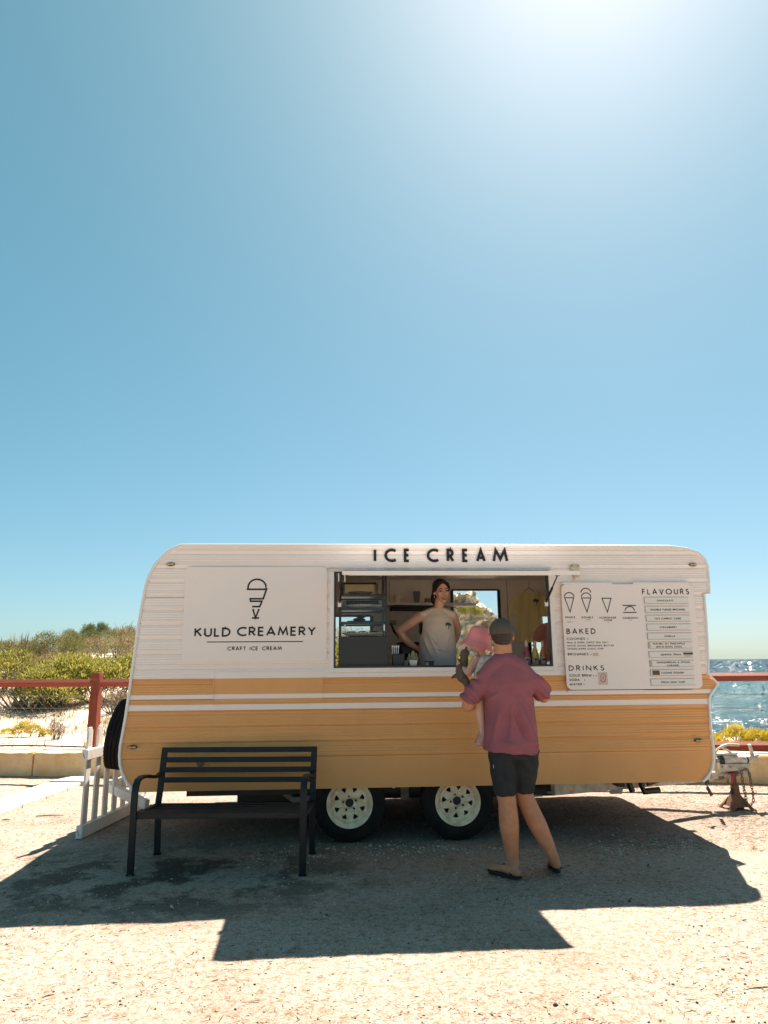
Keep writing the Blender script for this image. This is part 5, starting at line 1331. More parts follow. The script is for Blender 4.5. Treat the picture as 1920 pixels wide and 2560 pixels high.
pw = MB().tube([(.63, 2.1, 1.94), (.66, 2.05, 1.85), (.72, 2.0, 1.77), (.80, 1.9, 1.70), (.88, 1.8, 1.655)], .012, n=8).build('power_cable', black_frame, smooth=True); pw.matrix_world = Matrix.Translation(ORG) @ Matrix.Rotation(YAW, 4, 'Z'); tag(pw, 'black power cable hanging from the socket on the back wall', 'cable')
so = MB().box((.655, DEP - .036, 1.955), (.09, .012, .06)).build('socket', mk('socket_grey', (.45, .45, .44), .5), van, bevel=.004)
# soda bottles on the sill
lab_m = mk('bottle_label', (.62, .50, .40), .6, col2=(.05, .04, .04), amt=.4, scale=45)
def bottle(label, x, y, col):
    t = van_thing('soda_bottle', label, 'bottle', 'soda bottles on the right end of the counter')
    g = mk('soda_' + str(round(col[0], 3)) + str(round(col[1], 3)), col, .12, var=.05, spec=.6)
    MB().lathe([(0, 0), (.029, 0), (.032, .006), (.032, .105), (.030, .125), (.018, .165), (.0135, .185), (.0125, .205), (0, .205)], 24, org=(x, y, CZ)).build('bottle_body', g, t, smooth=True, angle=60)
    MB().lathe([(.0128, .183), (.0150, .186), (.0145, .236), (.012, .240), (0, .241)], 18, org=(x, y, CZ)).build('neck_wrap', mk('foil', (.52, .48, .42), .45, .3), t, smooth=True, angle=50)
    MB().lathe([(.0325, .030), (.0328, .032), (.0328, .088), (.0325, .090)], 24, org=(x, y, CZ)).build('label', lab_m, t, smooth=True)
    MB().box((x, y - .0325, CZ + .070), (.030, .003, .012)).build('band', black_ink, t)
bottle('dark pink soda bottle, left of the three on the counter', 1.752, .20, (.30, .06, .09))
bottle('yellow green soda bottle, middle of the three on the counter', 1.832, .20, (.42, .40, .09))
bottle('orange brown soda bottle, right of the three on the counter', 1.908, .20, (.45, .20, .06))
t = van_thing('napkin_holder', 'small dark napkin holder in the right corner of the serving window', 'holder'); MB().box((1.885, .36, CZ + .035), (.13, .08, .07)).build('tray', black_frame, t, bevel=.005); MB().box((1.90, .345, CZ + .045), (.07, .06, .055)).build('napkins', mk('napkin', (.45, .50, .52), .8), t)

# T-shirts on hangers
def tee(name, label, x, y, z, w, h, mat, sleeve, seed):
    t = van_thing(name, label, 'T-shirt'); V = []; F = []; nx_, nz_ = 34, 40
    for side in (-1, 1):
        for j in range(nz_ + 1):
            v_ = j / nz_; zz = z - h * v_
            half = w / 2 * (1.0 + .10 * v_ - .05 * math.sin(PI * v_))
            top = .0
            for i in range(nx_ + 1):
                u = i / nx_ * 2 - 1; xx = x + u * half
                drop = (abs(u) * .055 * w / .5 if v_ < .3 else 0) * (1 - v_ / .3 if v_ < .3 else 0)
                neck = max(0, 1 - (abs(u) / .34) ** 2) * .055 * max(0, 1 - v_ / .12) * (1.3 if side < 0 else .6)
                dep = (.028 + .02 * v_) * math.sqrt(max(0, 1 - u * u)) * side + .012 * math.sin(u * 7 + seed + 2 * v_) * v_ + .006 * math.sin(u * 15 + 5 * v_)
                V.append((xx, y + dep, zz - drop - neck))
        b = 0 if side < 0 else (nx_ + 1) * (nz_ + 1)
        for j in range(nz_):
            for i in range(nx_):
                a = b + j * (nx_ + 1) + i; F.append((a, a + 1, a + nx_ + 2, a + nx_ + 1))
    mb = MB(); mb.v = V; mb.f = F; body = mb.build('body', mat, t, smooth=True, angle=180)
    for s in (-1, 1):
        mb = MB(); a = Vector((x + s * w * .42, y, z - .085 * w / .5)); b_ = Vector((x + s * (w * .5 + sleeve), y, z - h * .50))
        mb.tube([a, a.lerp(b_, .5) + Vector((s * .015, 0, 0)), b_], [(.045, .018), (.075, .026), (.085, .022)], n=18, hint=(0, 1, 0))
        mb.build('sleeve', mat, t, smooth=True, angle=60)
    mb = MB().tube([(x - w * .40, y, z - .05), (x - w * .2, y, z - .012), (x, y, z + .03), (x + w * .2, y, z - .012), (x + w * .40, y, z - .05)], .006, n=6, hint=(0, 1, 0)).tube([(x, y, z + .03), (x, y, z + .075), (x + .014, y, z + .095), (x + .004, y, z + .112)], .0035, n=6, hint=(0, 1, 0))
    mb.build('hanger', mk('hanger_' + name, (.35, .33, .30) if seed == 1 else (.02, .02, .022), .5), t, smooth=True)
    return t
tee_y = mk('tee_yellow', (.88, .79, .48), .85, var=.05, scale=4, transl=.45); tee_p = mk('tee_pink', (.90, .52, .49), .85, var=.05, scale=4, transl=.5)
ty = tee('yellow_tee', 'pale yellow T-shirt with a palm print hanging at the back of the van', 2.235, 1.80, 2.305, .285, .60, tee_y, .035, 1)
tp = tee('pink_tee', 'pink T-shirt with black letters hanging in front of the right back window', 2.50, 1.72, 1.945, .33, .46, tee_p, .02, 2)
teal = mk('teal_ink', (.05, .13, .12), .7)
def palm(parent, x, z, s, y, proj=None):
    mb = MB(); th = .1 * s
    ribbon(mb, [(x, z - .5 * s), (x + .05 * s, z - .1 * s), (x, z + .15 * s)], th * 1.3, .001, y)
    for a in (20, 60, 105, 150, 190, -20):
        dx, dz = math.cos(R(a)), math.sin(R(a)); ribbon(mb, [(x, z + .15 * s), (x + dx * .28 * s, z + .15 * s + dz * .26 * s), (x + dx * .48 * s, z + .10 * s + dz * .30 * s - .06 * s)], th * 1.5, .001, y)
    ribbon(mb, [(x - .45 * s, z + .30 * s), (x - .05 * s, z + .36 * s)], th * 1.6, .001, y)
    if proj:
        for i, v in enumerate(mb.v): mb.v[i] = proj(v)
    return mb.build('palm_print', teal, parent, fix=False)
palm(ty, 2.30, 2.165, .075, 1.752)
mb = MB()
for k, ch in enumerate('CREAM'):
    an = -12 * (k - 1.5); w, st = G[ch]; xo = 2.452 + k * .031
    for q in st: ribbon(mb, [(xo + p[0] * .020, 1.815 - .004 * (k - 1) ** 2 + p[1] * .026) for p in q], .0045, .001, 1.676)
mb.build('lettering', grey_ink, tp, fix=False)

# ================================================================== bench
bx = thing('park_bench', 'black metal slatted bench facing away from the van with one curved arm in view', 'bench', (-1.235, 5.60, 0), R(-1.0))
BW_, BH = 1.30, .812
def bz(mb, name, **k): return mb.build(name, bench_paint, bx, bevel=.003, seg=1, **k)
for s in (-1, 1):
    x = s * BW_ / 2
    # back post running down to the rear foot
    mb = MB(); pr = [(.60, -.006), (.56, .40), (.585, .46), (.665, BH - .012)]
    w = .048; d = .024
    for (y0, z0), (y1, z1) in zip(pr, pr[1:]): mb.bar((x - s * w / 2, y0, z0), (x - s * w / 2, y1, z1), w, d)
    bz(mb, 'back_post')
    # arm and front leg out of one flat bar
    P = [(.60, .615), (.50, .605), (.38, .618), (.25, .645), (.12, .655), (.05, .645), (.015, .61), (.0, .555), (-.004, .45), (.0, .25), (.005, -.006)]
    mb = MB(); V = []
    for i, (y, z) in enumerate(P):
        a = Vector(P[max(i - 1, 0)]); b = Vector(P[min(i + 1, len(P) - 1)]); t_ = (b - a).normalized(); nn = Vector((-t_.y, t_.x)) * .011
        wd = .048
        V += [(x - s * wd, y - nn.x, z - nn.y), (x, y - nn.x, z - nn.y), (x, y + nn.x, z + nn.y), (x - s * wd, y + nn.x, z + nn.y)]
    F = [(4 * i + k, 4 * i + (k + 1) % 4, 4 * i + 4 + (k + 1) % 4, 4 * i + 4 + k) for i in range(len(P) - 1) for k in range(4)] + [(0, 1, 2, 3), tuple(4 * (len(P) - 1) + k for k in range(4))]
    mb.add(V, F); bz(mb, 'arm_leg', smooth=True, angle=40)
    mb = MB().bar((x - s * .030, .01, .392), (x - s * .030, .565, .378), .04, .035); bz(mb, 'seat_bearer')
    MB().box((x - s * .024, .003, -.001), (.056, .034, .012)).box((x - s * .024, .60, -.001), (.056, .034, .012)).build('foot_cap', rubber, bx)
for k in range(4):
    z = BH - .022 - k * .0765; y = .585 + (.665 - .585) * (z - .46) / (BH - .46) - .0
    mb = MB().box((0, y, z), (BW_ - .09 if k else BW_ - .002, .018, .041), Matrix.Rotation(-.22, 3, 'X')); bz(mb, 'back_slat')
for k in range(7):
    y = .045 + k * .080; z = .408 - .010 * math.sin(PI * k / 6) - .004 * k
    mb = MB().box((0, y, z), (BW_ - .06, .052, .016)); bz(mb, 'seat_slat')
mb = MB().box((0, .012, .400), (BW_ - .05, .018, .042)); bz(mb, 'front_rail')

# ================================================================== white picket fence at the left end
pf = thing('picket_fence', 'white picket fence panel reaching back beside the rear end of the van', 'fence', (-2.70, 6.72, 0), 0)
PD = Vector((.075, 1, 0)).normalized(); PS = Vector((1, -.075, 0)).normalized(); PA = math.atan2(-.075, 1)
def pp(t, z, s=0.): v = PD * t + PS * s; return Vector((v.x, v.y, z))
L_ = 1.62
for z, h in ((.052, .105), (.70, .092)):
    MB().bar(pp(0, z), pp(L_, z), .055, h).build('rail', picket_white, pf, bevel=.005, seg=2)
    cpz = MB().tube([pp(-.001, z + h * .2, -.012), pp(-.001, z - h * .1, -.005), pp(-.001, z - h * .25, .006)], .002, n=5).build('hook', dark_steel, pf)
for k in range(8):
    t0 = .075 + k * .20; mb = MB(); hw, th = .044, .010; ztop = .935
    V = [pp(t0 + a, z, b) for z, a, b in ((.10, -hw, -th), (.10, hw, -th), (.10, hw, th), (.10, -hw, th), (ztop - .03, -hw, -th), (ztop - .03, hw, -th), (ztop - .03, hw, th), (ztop - .03, -hw, th), (ztop, -hw * .45, -th), (ztop, hw * .45, -th), (ztop, hw * .45, th), (ztop, -hw * .45, th))]
    mb.add(V, [(3, 2, 1, 0), (8, 9, 10, 11)] + [(4 * i + j, 4 * i + (j + 1) % 4, 4 * i + 4 + (j + 1) % 4, 4 * i + 4 + j) for i in range(2) for j in range(4)])
    mb.build('picket', picket_white, pf, bevel=.003, seg=1)
# loose angled rail that folds back under the van
A_ = W(274, 1968, 7.45) - Vector((-2.70, 6.72, 0)); B_ = W(368, 2012, 7.05) - Vector((-2.70, 6.72, 0)); C_ = W(312, 1950, 7.95) - Vector((-2.70, 6.72, 0))
MB().bar(A_, B_, .05, .085).build('brace', picket_white, pf, bevel=.004, seg=1)
MB().bar(A_ + (C_ - A_).normalized() * .03 + Vector((0, 0, .01)), C_, .05, .085).build('brace', picket_white, pf, bevel=.004, seg=1)
# ================================================================== people
skin_man = mk('skin_man', (.62, .29, .165), .65, col2=(.47, .195, .105), amt=.5, scale=14, spec=.22, bump=.25, bscale=120)
skin_child = mk('skin_child', (.62, .38, .29), .55, var=.06, scale=12, spec=.4)
skin_woman = mk('skin_woman', (.84, .50, .37), .5, col2=(.76, .43, .30), amt=.5, scale=9, spec=.45)
hair_dark = mk('hair_dark', (.014, .010, .009), .5, var=.3, scale=60, stretch=(4, 4, .5), bump=.5, bscale=50)
hair_brown = mk('hair_brown', (.05, .028, .018), .6, var=.3, scale=70, bump=.6, bscale=80)
shirt_m = mk('shirt_maroon', (.315, .112, .128), .9, col2=(.25, .088, .118), amt=.5, scale=7, bump=.25, bscale=160, spec=.2)
shorts_m = mk('shorts_charcoal', (.035, .040, .044), .85, var=.15, scale=14, bump=.3, bscale=150, spec=.2)
cap_m = mk('cap_olive', (.085, .076, .062), .85, col2=(.12, .098, .072), amt=.4, scale=10, bump=.3, bscale=120, spec=.2)
flop_m = mk('flip_flop_black', (.014, .013, .015), .65, var=.1)
hat_m = mk('hat_pink', (.84, .30, .30), .85, col2=(.78, .24, .26), amt=.5, scale=20, bump=.2, bscale=90, spec=.2)
dress_m = mk('dress_print', (.72, .69, .66), .85, col2=(.30, .30, .32), amt=.30, scale=34, bump=.2, detail=2)
sandal_m = mk('sandal_pink', (.66, .40, .37), .6, var=.06)
plush_m = mk('plush_grey', (.19, .15, .12), .95, var=.25, scale=50, bump=.8, bscale=120)
v3 = Vector
def hand(mb, wrist, palm_dir, up, side, curl=.9, s=1.0):
    """palm and five unequal fingers; side = direction of the thumb"""
    d = v3(palm_dir).normalized(); u = v3(up); u = (u - d * u.dot(d)).normalized(); sd = v3(side); sd = (sd - d * sd.dot(d) - u * sd.dot(u)).normalized(); w = v3(wrist)
    kn = w + d * .085 * s
    mb.tube([w - d * .01, w + d * .045 * s, kn], [(.026 * s, .020 * s), (.036 * s, .017 * s), (.038 * s, .015 * s)], n=12, hint=tuple(u))
    for i, (off, ln) in enumerate(((.028, .068), (.010, .078), (-.009, .072), (-.027, .056))):
        b = kn + sd * off * s; p = [b - d * .012 * s]; dr = d.copy(); q = b
        for j, fr in enumerate((.45, .32, .23)):
            q = q + dr * ln * fr * s; p.append(q); dr = (dr * math.cos(curl * .6) - u * math.sin(curl * .6)).normalized()
        mb.tube(p, [.0100 * s, .0092 * s, .0084 * s, .0072 * s], n=8, hint=tuple(sd), cap='round')
    tb = w + d * .025 * s + sd * .026 * s; td = (d * .75 + sd * .65 - u * .15).normalized(); td2 = (d * .95 + sd * .1 - u * .35).normalized()
    mb.tube([tb - td * .012 * s, tb + td * .034 * s, tb + td * .034 * s + td2 * .030 * s], [.0145 * s, .0115 * s, .009 * s], n=8, hint=tuple(u), cap='round')
def foot(mb, heel, toe, ank, s=1.0):
    h = v3(heel); t = v3(toe); d = (t - h); L = d.length; d.normalize(); sd = v3((0, 0, 1)).cross(d).normalized(); z = v3((0, 0, 1))
    mb.tube([h + d * .015 + z * .012 * s, h + d * L * .25 + z * .020 * s, h + d * L * .50 + z * .018 * s, h + d * L * .74 + z * .010 * s, h + d * L * .86 + z * .005 * s], [(.030 * s, .030 * s), (.032 * s, .034 * s), (.036 * s, .028 * s), (.044 * s, .018 * s), (.040 * s, .012 * s)], n=14, hint=(0, 0, 1), cap='round')
    mb.tube([v3(ank), v3(ank).lerp(h + d * L * .2, .6), h + d * L * .38 + z * .022 * s], [.034 * s, .036 * s, .026 * s], n=12)
    for i, (o, l, r) in enumerate(((.028, .15, .0125), (.011, .155, .0095), (-.005, .14, .009), (-.020, .12, .0085), (-.033, .095, .008))):
        b = h + d * (L * .80) + sd * o * s + z * .004; mb.tube([b, b + d * L * l * .7 + z * .002, b + d * L * l + z * -.001], [r * s, r * s, r * .85 * s], n=8, cap='round')
def flop(parent, heel, toe, top_pts, width=.048, thick=.018):
    h = v3(heel); t = v3(toe); d = t - h; L = d.length; d.normalize(); sd = v3((0, 0, 1)).cross(d).normalized(); up = sd.cross(d) * -1
    up = d.cross(sd); o = []
    for k in range(28):
        a = 2 * PI * k / 28; c, s_ = math.cos(a), math.sin(a); w = width * (.78 + .22 * c) if True else width
        o.append(h + d * (L * (.5 + .5 * c * (1 if abs(c) < .9 else .995))) + sd * (w * (abs(s_) ** .75) * (1 if s_ > 0 else -1)))
    n = len(o); V = [p - up * thick for p in o] + [p for p in o]
    F = [tuple(reversed(range(n))), tuple(n + k for k in range(n))] + [(k, (k + 1) % n, n + (k + 1) % n, n + k) for k in range(n)]
    fl_ = MB().add(V, F).build('flip_flop', flop_m, parent, bevel=.003, seg=1)
    mb = MB()
    for q in top_pts: mb.tube([v3(p) for p in q], [(.010, .004)] * len(q), n=8, hint=(0, 0, 1))
    mb.build('strap', flop_m, fl_, smooth=True)
    return fl_

# ---------------------------------------------------------------- the man, seen from behind
man = thing('person', 'man in a maroon T-shirt and charcoal shorts seen from behind holding a child', 'person', (.95, 5.50, 0))
mb = MB(); Y = (0, 1, 0)
# left leg (standing)
mb.tube([(-.085, .02, .92), (-.085, .025, .75), (-.080, .03, .56), (-.074, .015, .50), (-.072, -.002, .42), (-.070, -.012, .34), (-.062, -.002, .22), (-.050, .002, .12), (-.045, .0, .07)],
        [(.098, .105), (.092, .098), (.072, .074), (.066, .066), (.070, .072), (.072, .077), (.057, .060), (.042, .046), (.040, .045)], n=18, hint=Y)
foot(mb, (-.022, -.055, .025), (-.195, .125, .028), (-.046, .0, .09))
# right leg (relaxed, stepping out, heel lifted)
mb.tube([(.080, .03, .92), (.075, .06, .75), (.064, .10, .58), (.070, .09, .52), (.105, .055, .42), (.140, .030, .34), (.188, .018, .24), (.232, .012, .145), (.246, .02, .10)],
        [(.098, .105), (.090, .096), (.072, .074), (.066, .066), (.067, .070), (.068, .074), (.055, .058), (.041, .046), (.038, .044)], n=18, hint=Y)
foot(mb, (.262, -.005, .062), (.268, .250, .022), (.248, .02, .11))
# pelvis, torso, neck
mb.tube([(-.005, .02, .86), (-.005, .02, .98), (-.012, .015, 1.12), (-.022, .01, 1.26), (-.035, .0, 1.38), (-.045, .005, 1.445)], [(.145, .085), (.150, .095), (.155, .105), (.170, .112), (.178, .095), (.11, .07)], n=22, hint=Y, cap='round')
mb.tube([(-.22, .0, 1.385), (-.13, -.005, 1.435), (-.045, .0, 1.47), (.04, -.005, 1.435), (.135, .0, 1.385)], [.048, .054, .068, .054, .048], n=14, hint=Y, cap='round')
mb.tube([(-.052, .0, 1.44), (-.058, .012, 1.54), (-.060, .03, 1.64)], [(.076, .074), (.070, .070), (.066, .070)], n=16, hint=Y)
# head
HC = v3((-.060, .035, 1.695))
mb.ell(HC + v3((0, .0, .018)), (.079, .098, .092), n=20, m_=14)
mb.ell(HC + v3((0, .035, -.05)), (.066, .068, .085), n=18, m_=12)
mb.ell(HC + v3((0, .068, -.095)), (.034, .032, .026))
mb.tube([HC + v3((0, .098, .0)), HC + v3((0, .122, -.042))], [.009, .014], n=10, cap='round')
for s in (-1, 1):
    mb.ell(HC + v3((s * .083, .005, -.020)), (.010, .020, .031), Matrix.Rotation(.35 * s, 3, 'Z'))
    mb.ell(HC + v3((s * .030, .086, .02)), (.025, .012, .008))
# arms: left carries the child, right reaches across
mb.tube([(-.225, .0, 1.375), (-.285, .01, 1.29), (-.335, .035, 1.178)], [.048, .050, .047], n=14, hint=Y, cap='round')
mb.tube([(-.335, .035, 1.172), (-.270, .16, 1.185), (-.175, .275, 1.195), (-.11, .325, 1.20)], [.046, .045, .034, .029], n=14, hint=(0, 0, 1), cap='round')
hand(mb, (-.11, .325, 1.20), (.9, .35, .02), (-.3, .9, .2), (0, 0, 1), .5)
mb.tube([(.140, .0, 1.375), (.200, .03, 1.315), (.248, .09, 1.232)], [.046, .050, .047], n=14, hint=Y, cap='round')
mb.tube([(.248, .09, 1.228), (.21, .22, 1.262), (.12, .335, 1.285), (.05, .36, 1.295)], [.045, .044, .033, .028], n=14, hint=(0, 0, 1), cap='round')
hand(mb, (.05, .36, 1.295), (-.95, .1, .05), (.1, .95, .1), (0, 0, 1), .6)
blob('body', mb, .0072, skin_man, man, iters=5)
# T-shirt
def man_folds(co, no):
    x, y, z = co[:, 0], co[:, 1], co[:, 2]
    f = np.zeros(len(co)); back = np.clip(-no[:, 1] + .25, 0, 1)
    def ridge(x0, z0, x1, z1, w, a):
        d = np.array([x1 - x0, z1 - z0]); L2 = (d ** 2).sum(); t = np.clip(((x - x0) * d[0] + (z - z0) * d[1]) / L2, 0, 1)
        px_, pz_ = x0 + d[0] * t, z0 + d[1] * t; dist = np.hypot(x - px_, z - pz_)
        return a * np.exp(-(dist / w) ** 2) * np.sin(PI * np.clip(t, .02, .98)) ** .5
    f += back * (ridge(.01, 1.22, .125, .90, .022, .013) + ridge(-.02, 1.15, .07, .93, .014, -.008) + ridge(.04, 1.24, .155, 1.0, .012, .007) + ridge(-.12, 1.15, -.17, .92, .018, .008) + ridge(-.05, 1.22, -.08, .95, .016, -.006)
                 + ridge(.10, .93, .165, .885, .02, .012) + ridge(-.20, 1.22, -.12, 1.27, .012, .006) + ridge(.09, 1.27, .15, 1.18, .014, .006) + ridge(-.15, .93, .0, .89, .02, .006))
    f += .0028 * np.sin(x * 46 + 9 * z + 2 * np.sin(z * 9)) * np.clip((1.15 - z) / .3, 0, 1) * back
    arm = np.clip((np.abs(x + .03) - .20) / .05, 0, 1); f += arm * .004 * np.sin(z * 70 + x * 60)
    return 2.4 * f
mb = MB()
mb.tube([(-.033, .012, .842), (-.030, .012, .88), (-.025, .014, 1.0), (-.026, .012, 1.12), (-.034, .006, 1.24), (-.038, .0, 1.34), (-.043, .0, 1.395), (-.046, .0, 1.44), (-.05, .0, 1.48)],
        [(.205, .148), (.205, .147), (.196, .142), (.184, .136), (.182, .130), (.205, .124), (.188, .112), (.145, .098), (.095, .085)], n=30, hint=Y)
mb.tube([(-.215, .0, 1.368), (-.14, -.006, 1.445), (-.085, -.004, 1.482), (-.05, .0, 1.497), (-.015, -.004, 1.482), (.05, -.006, 1.445), (.125, .0, 1.370)], [.066, .074, .080, .082, .080, .074, .066], n=16, hint=Y, cap='round')
mb.tube([(-.052, .003, 1.47), (-.056, .010, 1.528)], [(.083, .080), (.078, .077)], n=20, hint=Y)
mb.tube([(-.195, .0, 1.36), (-.275, .005, 1.29), (-.314, .03, 1.235), (-.322, .035, 1.205)], [(.076, .074), (.070, .070), (.073, .072), (.077, .075)], n=20, hint=Y)
mb.tube([(.11, .0, 1.36), (.18, .02, 1.325), (.226, .065, 1.272), (.236, .085, 1.252)], [(.076, .074), (.070, .070), (.070, .070), (.072, .072)], n=20, hint=Y)
blob('t_shirt', mb, .0070, shirt_m, man, iters=7, sculpt=man_folds)
# shorts
def short_folds(co, no):
    return .0035 * np.sin(co[:, 2] * 55 + co[:, 0] * 60) * np.exp(-((co[:, 2] - .80) / .12) ** 2) + .002 * np.sin(co[:, 0] * 80 + co[:, 2] * 20)
mb = MB()
mb.tube([(-.010, .02, .80), (-.010, .02, .96)], [(.172, .132), (.168, .125)], n=26, hint=Y)
mb.tube([(-.092, .022, .86), (-.093, .024, .72), (-.084, .026, .545)], [(.104, .122), (.098, .112), (.081, .094)], n=22, hint=Y)
mb.tube([(.078, .03, .86), (.072, .062, .72), (.064, .098, .565)], [(.104, .122), (.096, .110), (.080, .092)], n=22, hint=Y)
sh = blob('shorts', mb, .0075, shorts_m, man, iters=4, sculpt=short_folds)
mb = MB().tube([(-.172, -.035, .80), (-.170, -.048, .765), (-.168, -.04, .735)], .004, n=6); mb.build('piping', trim_white, sh, smooth=True)
# hair and cap
mb = MB(); mb.ell(HC + v3((0, -.008, .0)), (.086, .100, .080), n=22, m_=14); mb.ell(HC + v3((0, -.035, -.052)), (.064, .064, .040), n=18, m_=10)
blob('hair', mb, .006, hair_brown, man, iters=3)
mb = MB(); mb.ell(HC + v3((0, .0, .028)), (.093, .112, .095), n=26, m_=16)
V0 = [v for v in mb.v]
for i, v in enumerate(mb.v):
    lim = HC.z - .014 + .12 * (v[1] - HC.y + .1) * .35
    if v[2] < lim: mb.v[i] = (HC.x + (v[0] - HC.x) * .999, v[1], lim)
mb.tube([HC + v3((-.07, .085, .005)), HC + v3((-.03, .15, .0)), HC + v3((.03, .15, .0)), HC + v3((.07, .085, .005))], [(.035, .004), (.045, .004), (.045, .004), (.035, .004)], n=10, hint=(0, 0, 1))
cp_ = blob('cap', mb, .006, cap_m, man, iters=2)
sm = MB()
for a in (0, 60, 120): sm.tube([HC + v3((.0935 * math.cos(R(a)) * math.cos(R(t)), .1125 * math.sin(R(a)) * math.cos(R(t)), .028 + .0955 * math.sin(R(t)))) for t in range(-20, 201, 12)], .0012, n=4)
sm.tube([HC + v3((.0935 * math.cos(R(t)), .1125 * math.sin(R(t)), -.012)) for t in range(180, 361, 12)], .0013, n=4)
sm.build('seam', cap_m, cp_); MB().ell(HC + v3((0, 0, .124)), (.008, .008, .005)).build('button', cap_m, cp_, smooth=True)
# flip flops
flop(man, (-.006, -.073, .020), (-.212, .142, .018), [[(-.075, -.045, .022), (-.090, .015, .066), (-.155, .085, .040)], [(-.045, .055, .020), (-.105, .075, .068), (-.155, .085, .040)]])
flop(man, (.262, -.035, .046), (.272, .268, .014), [[(.222, .08, .03), (.240, .13, .07), (.262, .205, .03)], [(.305, .08, .03), (.292, .13, .07), (.262, .205, .03)]])

# ---------------------------------------------------------------- the child on his arm
kid = thing('person', 'toddler in a pink sun hat and white printed dress carried on the man left arm', 'person', (.75, 5.80, 0))
mb = MB(); K = v3((.0, .02, 1.655))
mb.tube([(.050, -.01, 1.20), (.045, .0, 1.30), (.035, .01, 1.42), (.030, .015, 1.50)], [(.085, .075), (.080, .072), (.078, .066), (.060, .048)], n=18, hint=Y, cap='round')
mb.tube([(.028, .015, 1.50), (.010, .02, 1.60)], [.034, .036], n=12)
mb.ell(K, (.068, .078, .076), n=18, m_=12); mb.ell(K + v3((-.01, .03, -.045)), (.052, .05, .045)); mb.ell(K + v3((-.012, .085, -.03)), (.010, .010, .009))
for s in (-1, 1): mb.ell(K + v3((s * .07, .0, -.03)), (.008, .015, .02))
mb.tube([(-.030, -.015, 1.515), (-.072, -.02, 1.455), (-.088, .0, 1.408)], [.034, .031, .028], n=12, cap='round')
mb.tube([(-.088, .0, 1.408), (-.130, .03, 1.440), (-.165, .045, 1.478)], [.029, .026, .020], n=12, cap='round')
hand(mb, (-.160, .043, 1.474), (-.25, .1, .8), (-.8, .2, -.1), (.6, .6, .3), .9, .55)
mb.tube([(.075, .05, 1.515), (.04, .13, 1.46), (-.03, .16, 1.43)], [.033, .030, .027], n=12, cap='round')
mb.tube([(-.03, .16, 1.43), (-.09, .12, 1.42), (-.125, .08, 1.43)], [.027, .024, .020], n=12, cap='round')
hand(mb, (-.12, .085, 1.43), (-.9, -.4, .1), (.2, .8, -.4), (0, .2, 1), .9, .55)
mb.tube([(.01, -.06, 1.22), (-.035, -.16, 1.225), (-.048, -.215, 1.195)], [.060, .052, .043], n=14, cap='round')
mb.tube([(-.048, -.215, 1.20), (-.042, -.215, 1.13), (-.032, -.215, 1.06), (-.026, -.215, 1.00)], [.041, .040, .034, .025], n=14, hint=Y, cap='round')
mb.tube([(-.026, -.220, 1.000), (-.030, -.215, .965), (-.046, -.205, .925), (-.053, -.20, .905)], [(.027, .030), (.026, .028), (.024, .02), (.018, .014)], n=12, hint=Y, cap='round')
mb.tube([(.085, -.02, 1.22), (.16, .02, 1.225), (.205, .03, 1.19)], [.058, .050, .042], n=14, cap='round')
mb.tube([(.205, .03, 1.19), (.215, .045, 1.10), (.215, .05, 1.0)], [.041, .038, .026], n=14, cap='round')
mb.tube([(.215, .05, 1.0), (.21, .085, .965), (.205, .12, .945)], [.026, .026, .018], n=12, cap='round')
blob('body', mb, .006, skin_child, kid, iters=4)
mb = MB(); mb.tube([(.055, -.01, 1.17), (.050, .0, 1.28), (.038, .01, 1.42), (.030, .012, 1.515), (.028, .014, 1.535)], [(.120, .105), (.105, .095), (.088, .078), (.074, .062), (.05, .045)], n=22, hint=Y)
for s in (-1, 1):
    c = v3((.028 + s * .058, .012 + .02 * s, 1.525))
    for k in range(9):
        a = R(-40 + 32 * k); mb.ell(c + v3((s * .010, math.cos(a) * .033, math.sin(a) * .033)), (.012, .013, .013), n=8, m_=6)
blob('dress', mb, .0065, dress_m, kid, iters=2, sculpt=lambda co, no: .004 * np.sin(np.arctan2(co[:, 1], co[:, 0] - .05) * 11) * np.clip((1.42 - co[:, 2]) / .2, 0, 1))
# bucket hat, tilted
HM = Matrix.Translation(K + v3((.0, -.005, .028))) @ Matrix.Rotation(R(14), 4, 'Y') @ Matrix.Rotation(R(6), 4, 'X')
ht = MB().lathe([(.136, -.078), (.131, -.074), (.100, -.030), (.092, -.022), (.086, .020), (.078, .058), (.062, .078), (.03, .090), (0, .093)], 44, M=HM)
for i, v in enumerate(ht.v):
    q = v3(v) - K; a = math.atan2(q.y, q.x); r_ = math.hypot(q.x, q.y)
    ht.v[i] = (v[0], v[1], v[2] + (.007 * math.sin(a * 5 + .6) + .004 * math.sin(a * 9)) * max(0, (r_ - .09) / .04))
hat = ht.build('sun_hat', hat_m, kid, smooth=True, angle=60)
md = hat.modifiers.new('thick', 'SOLIDIFY'); md.thickness = .004; md.offset = -1
mb = MB()
for k in range(3): mb.lathe([(.128 - .010 * k, -.0715 + .0135 * k), (.1295 - .010 * k, -.0700 + .0135 * k)], 44, M=HM)
mb.build('stitching', hat_m, hat)
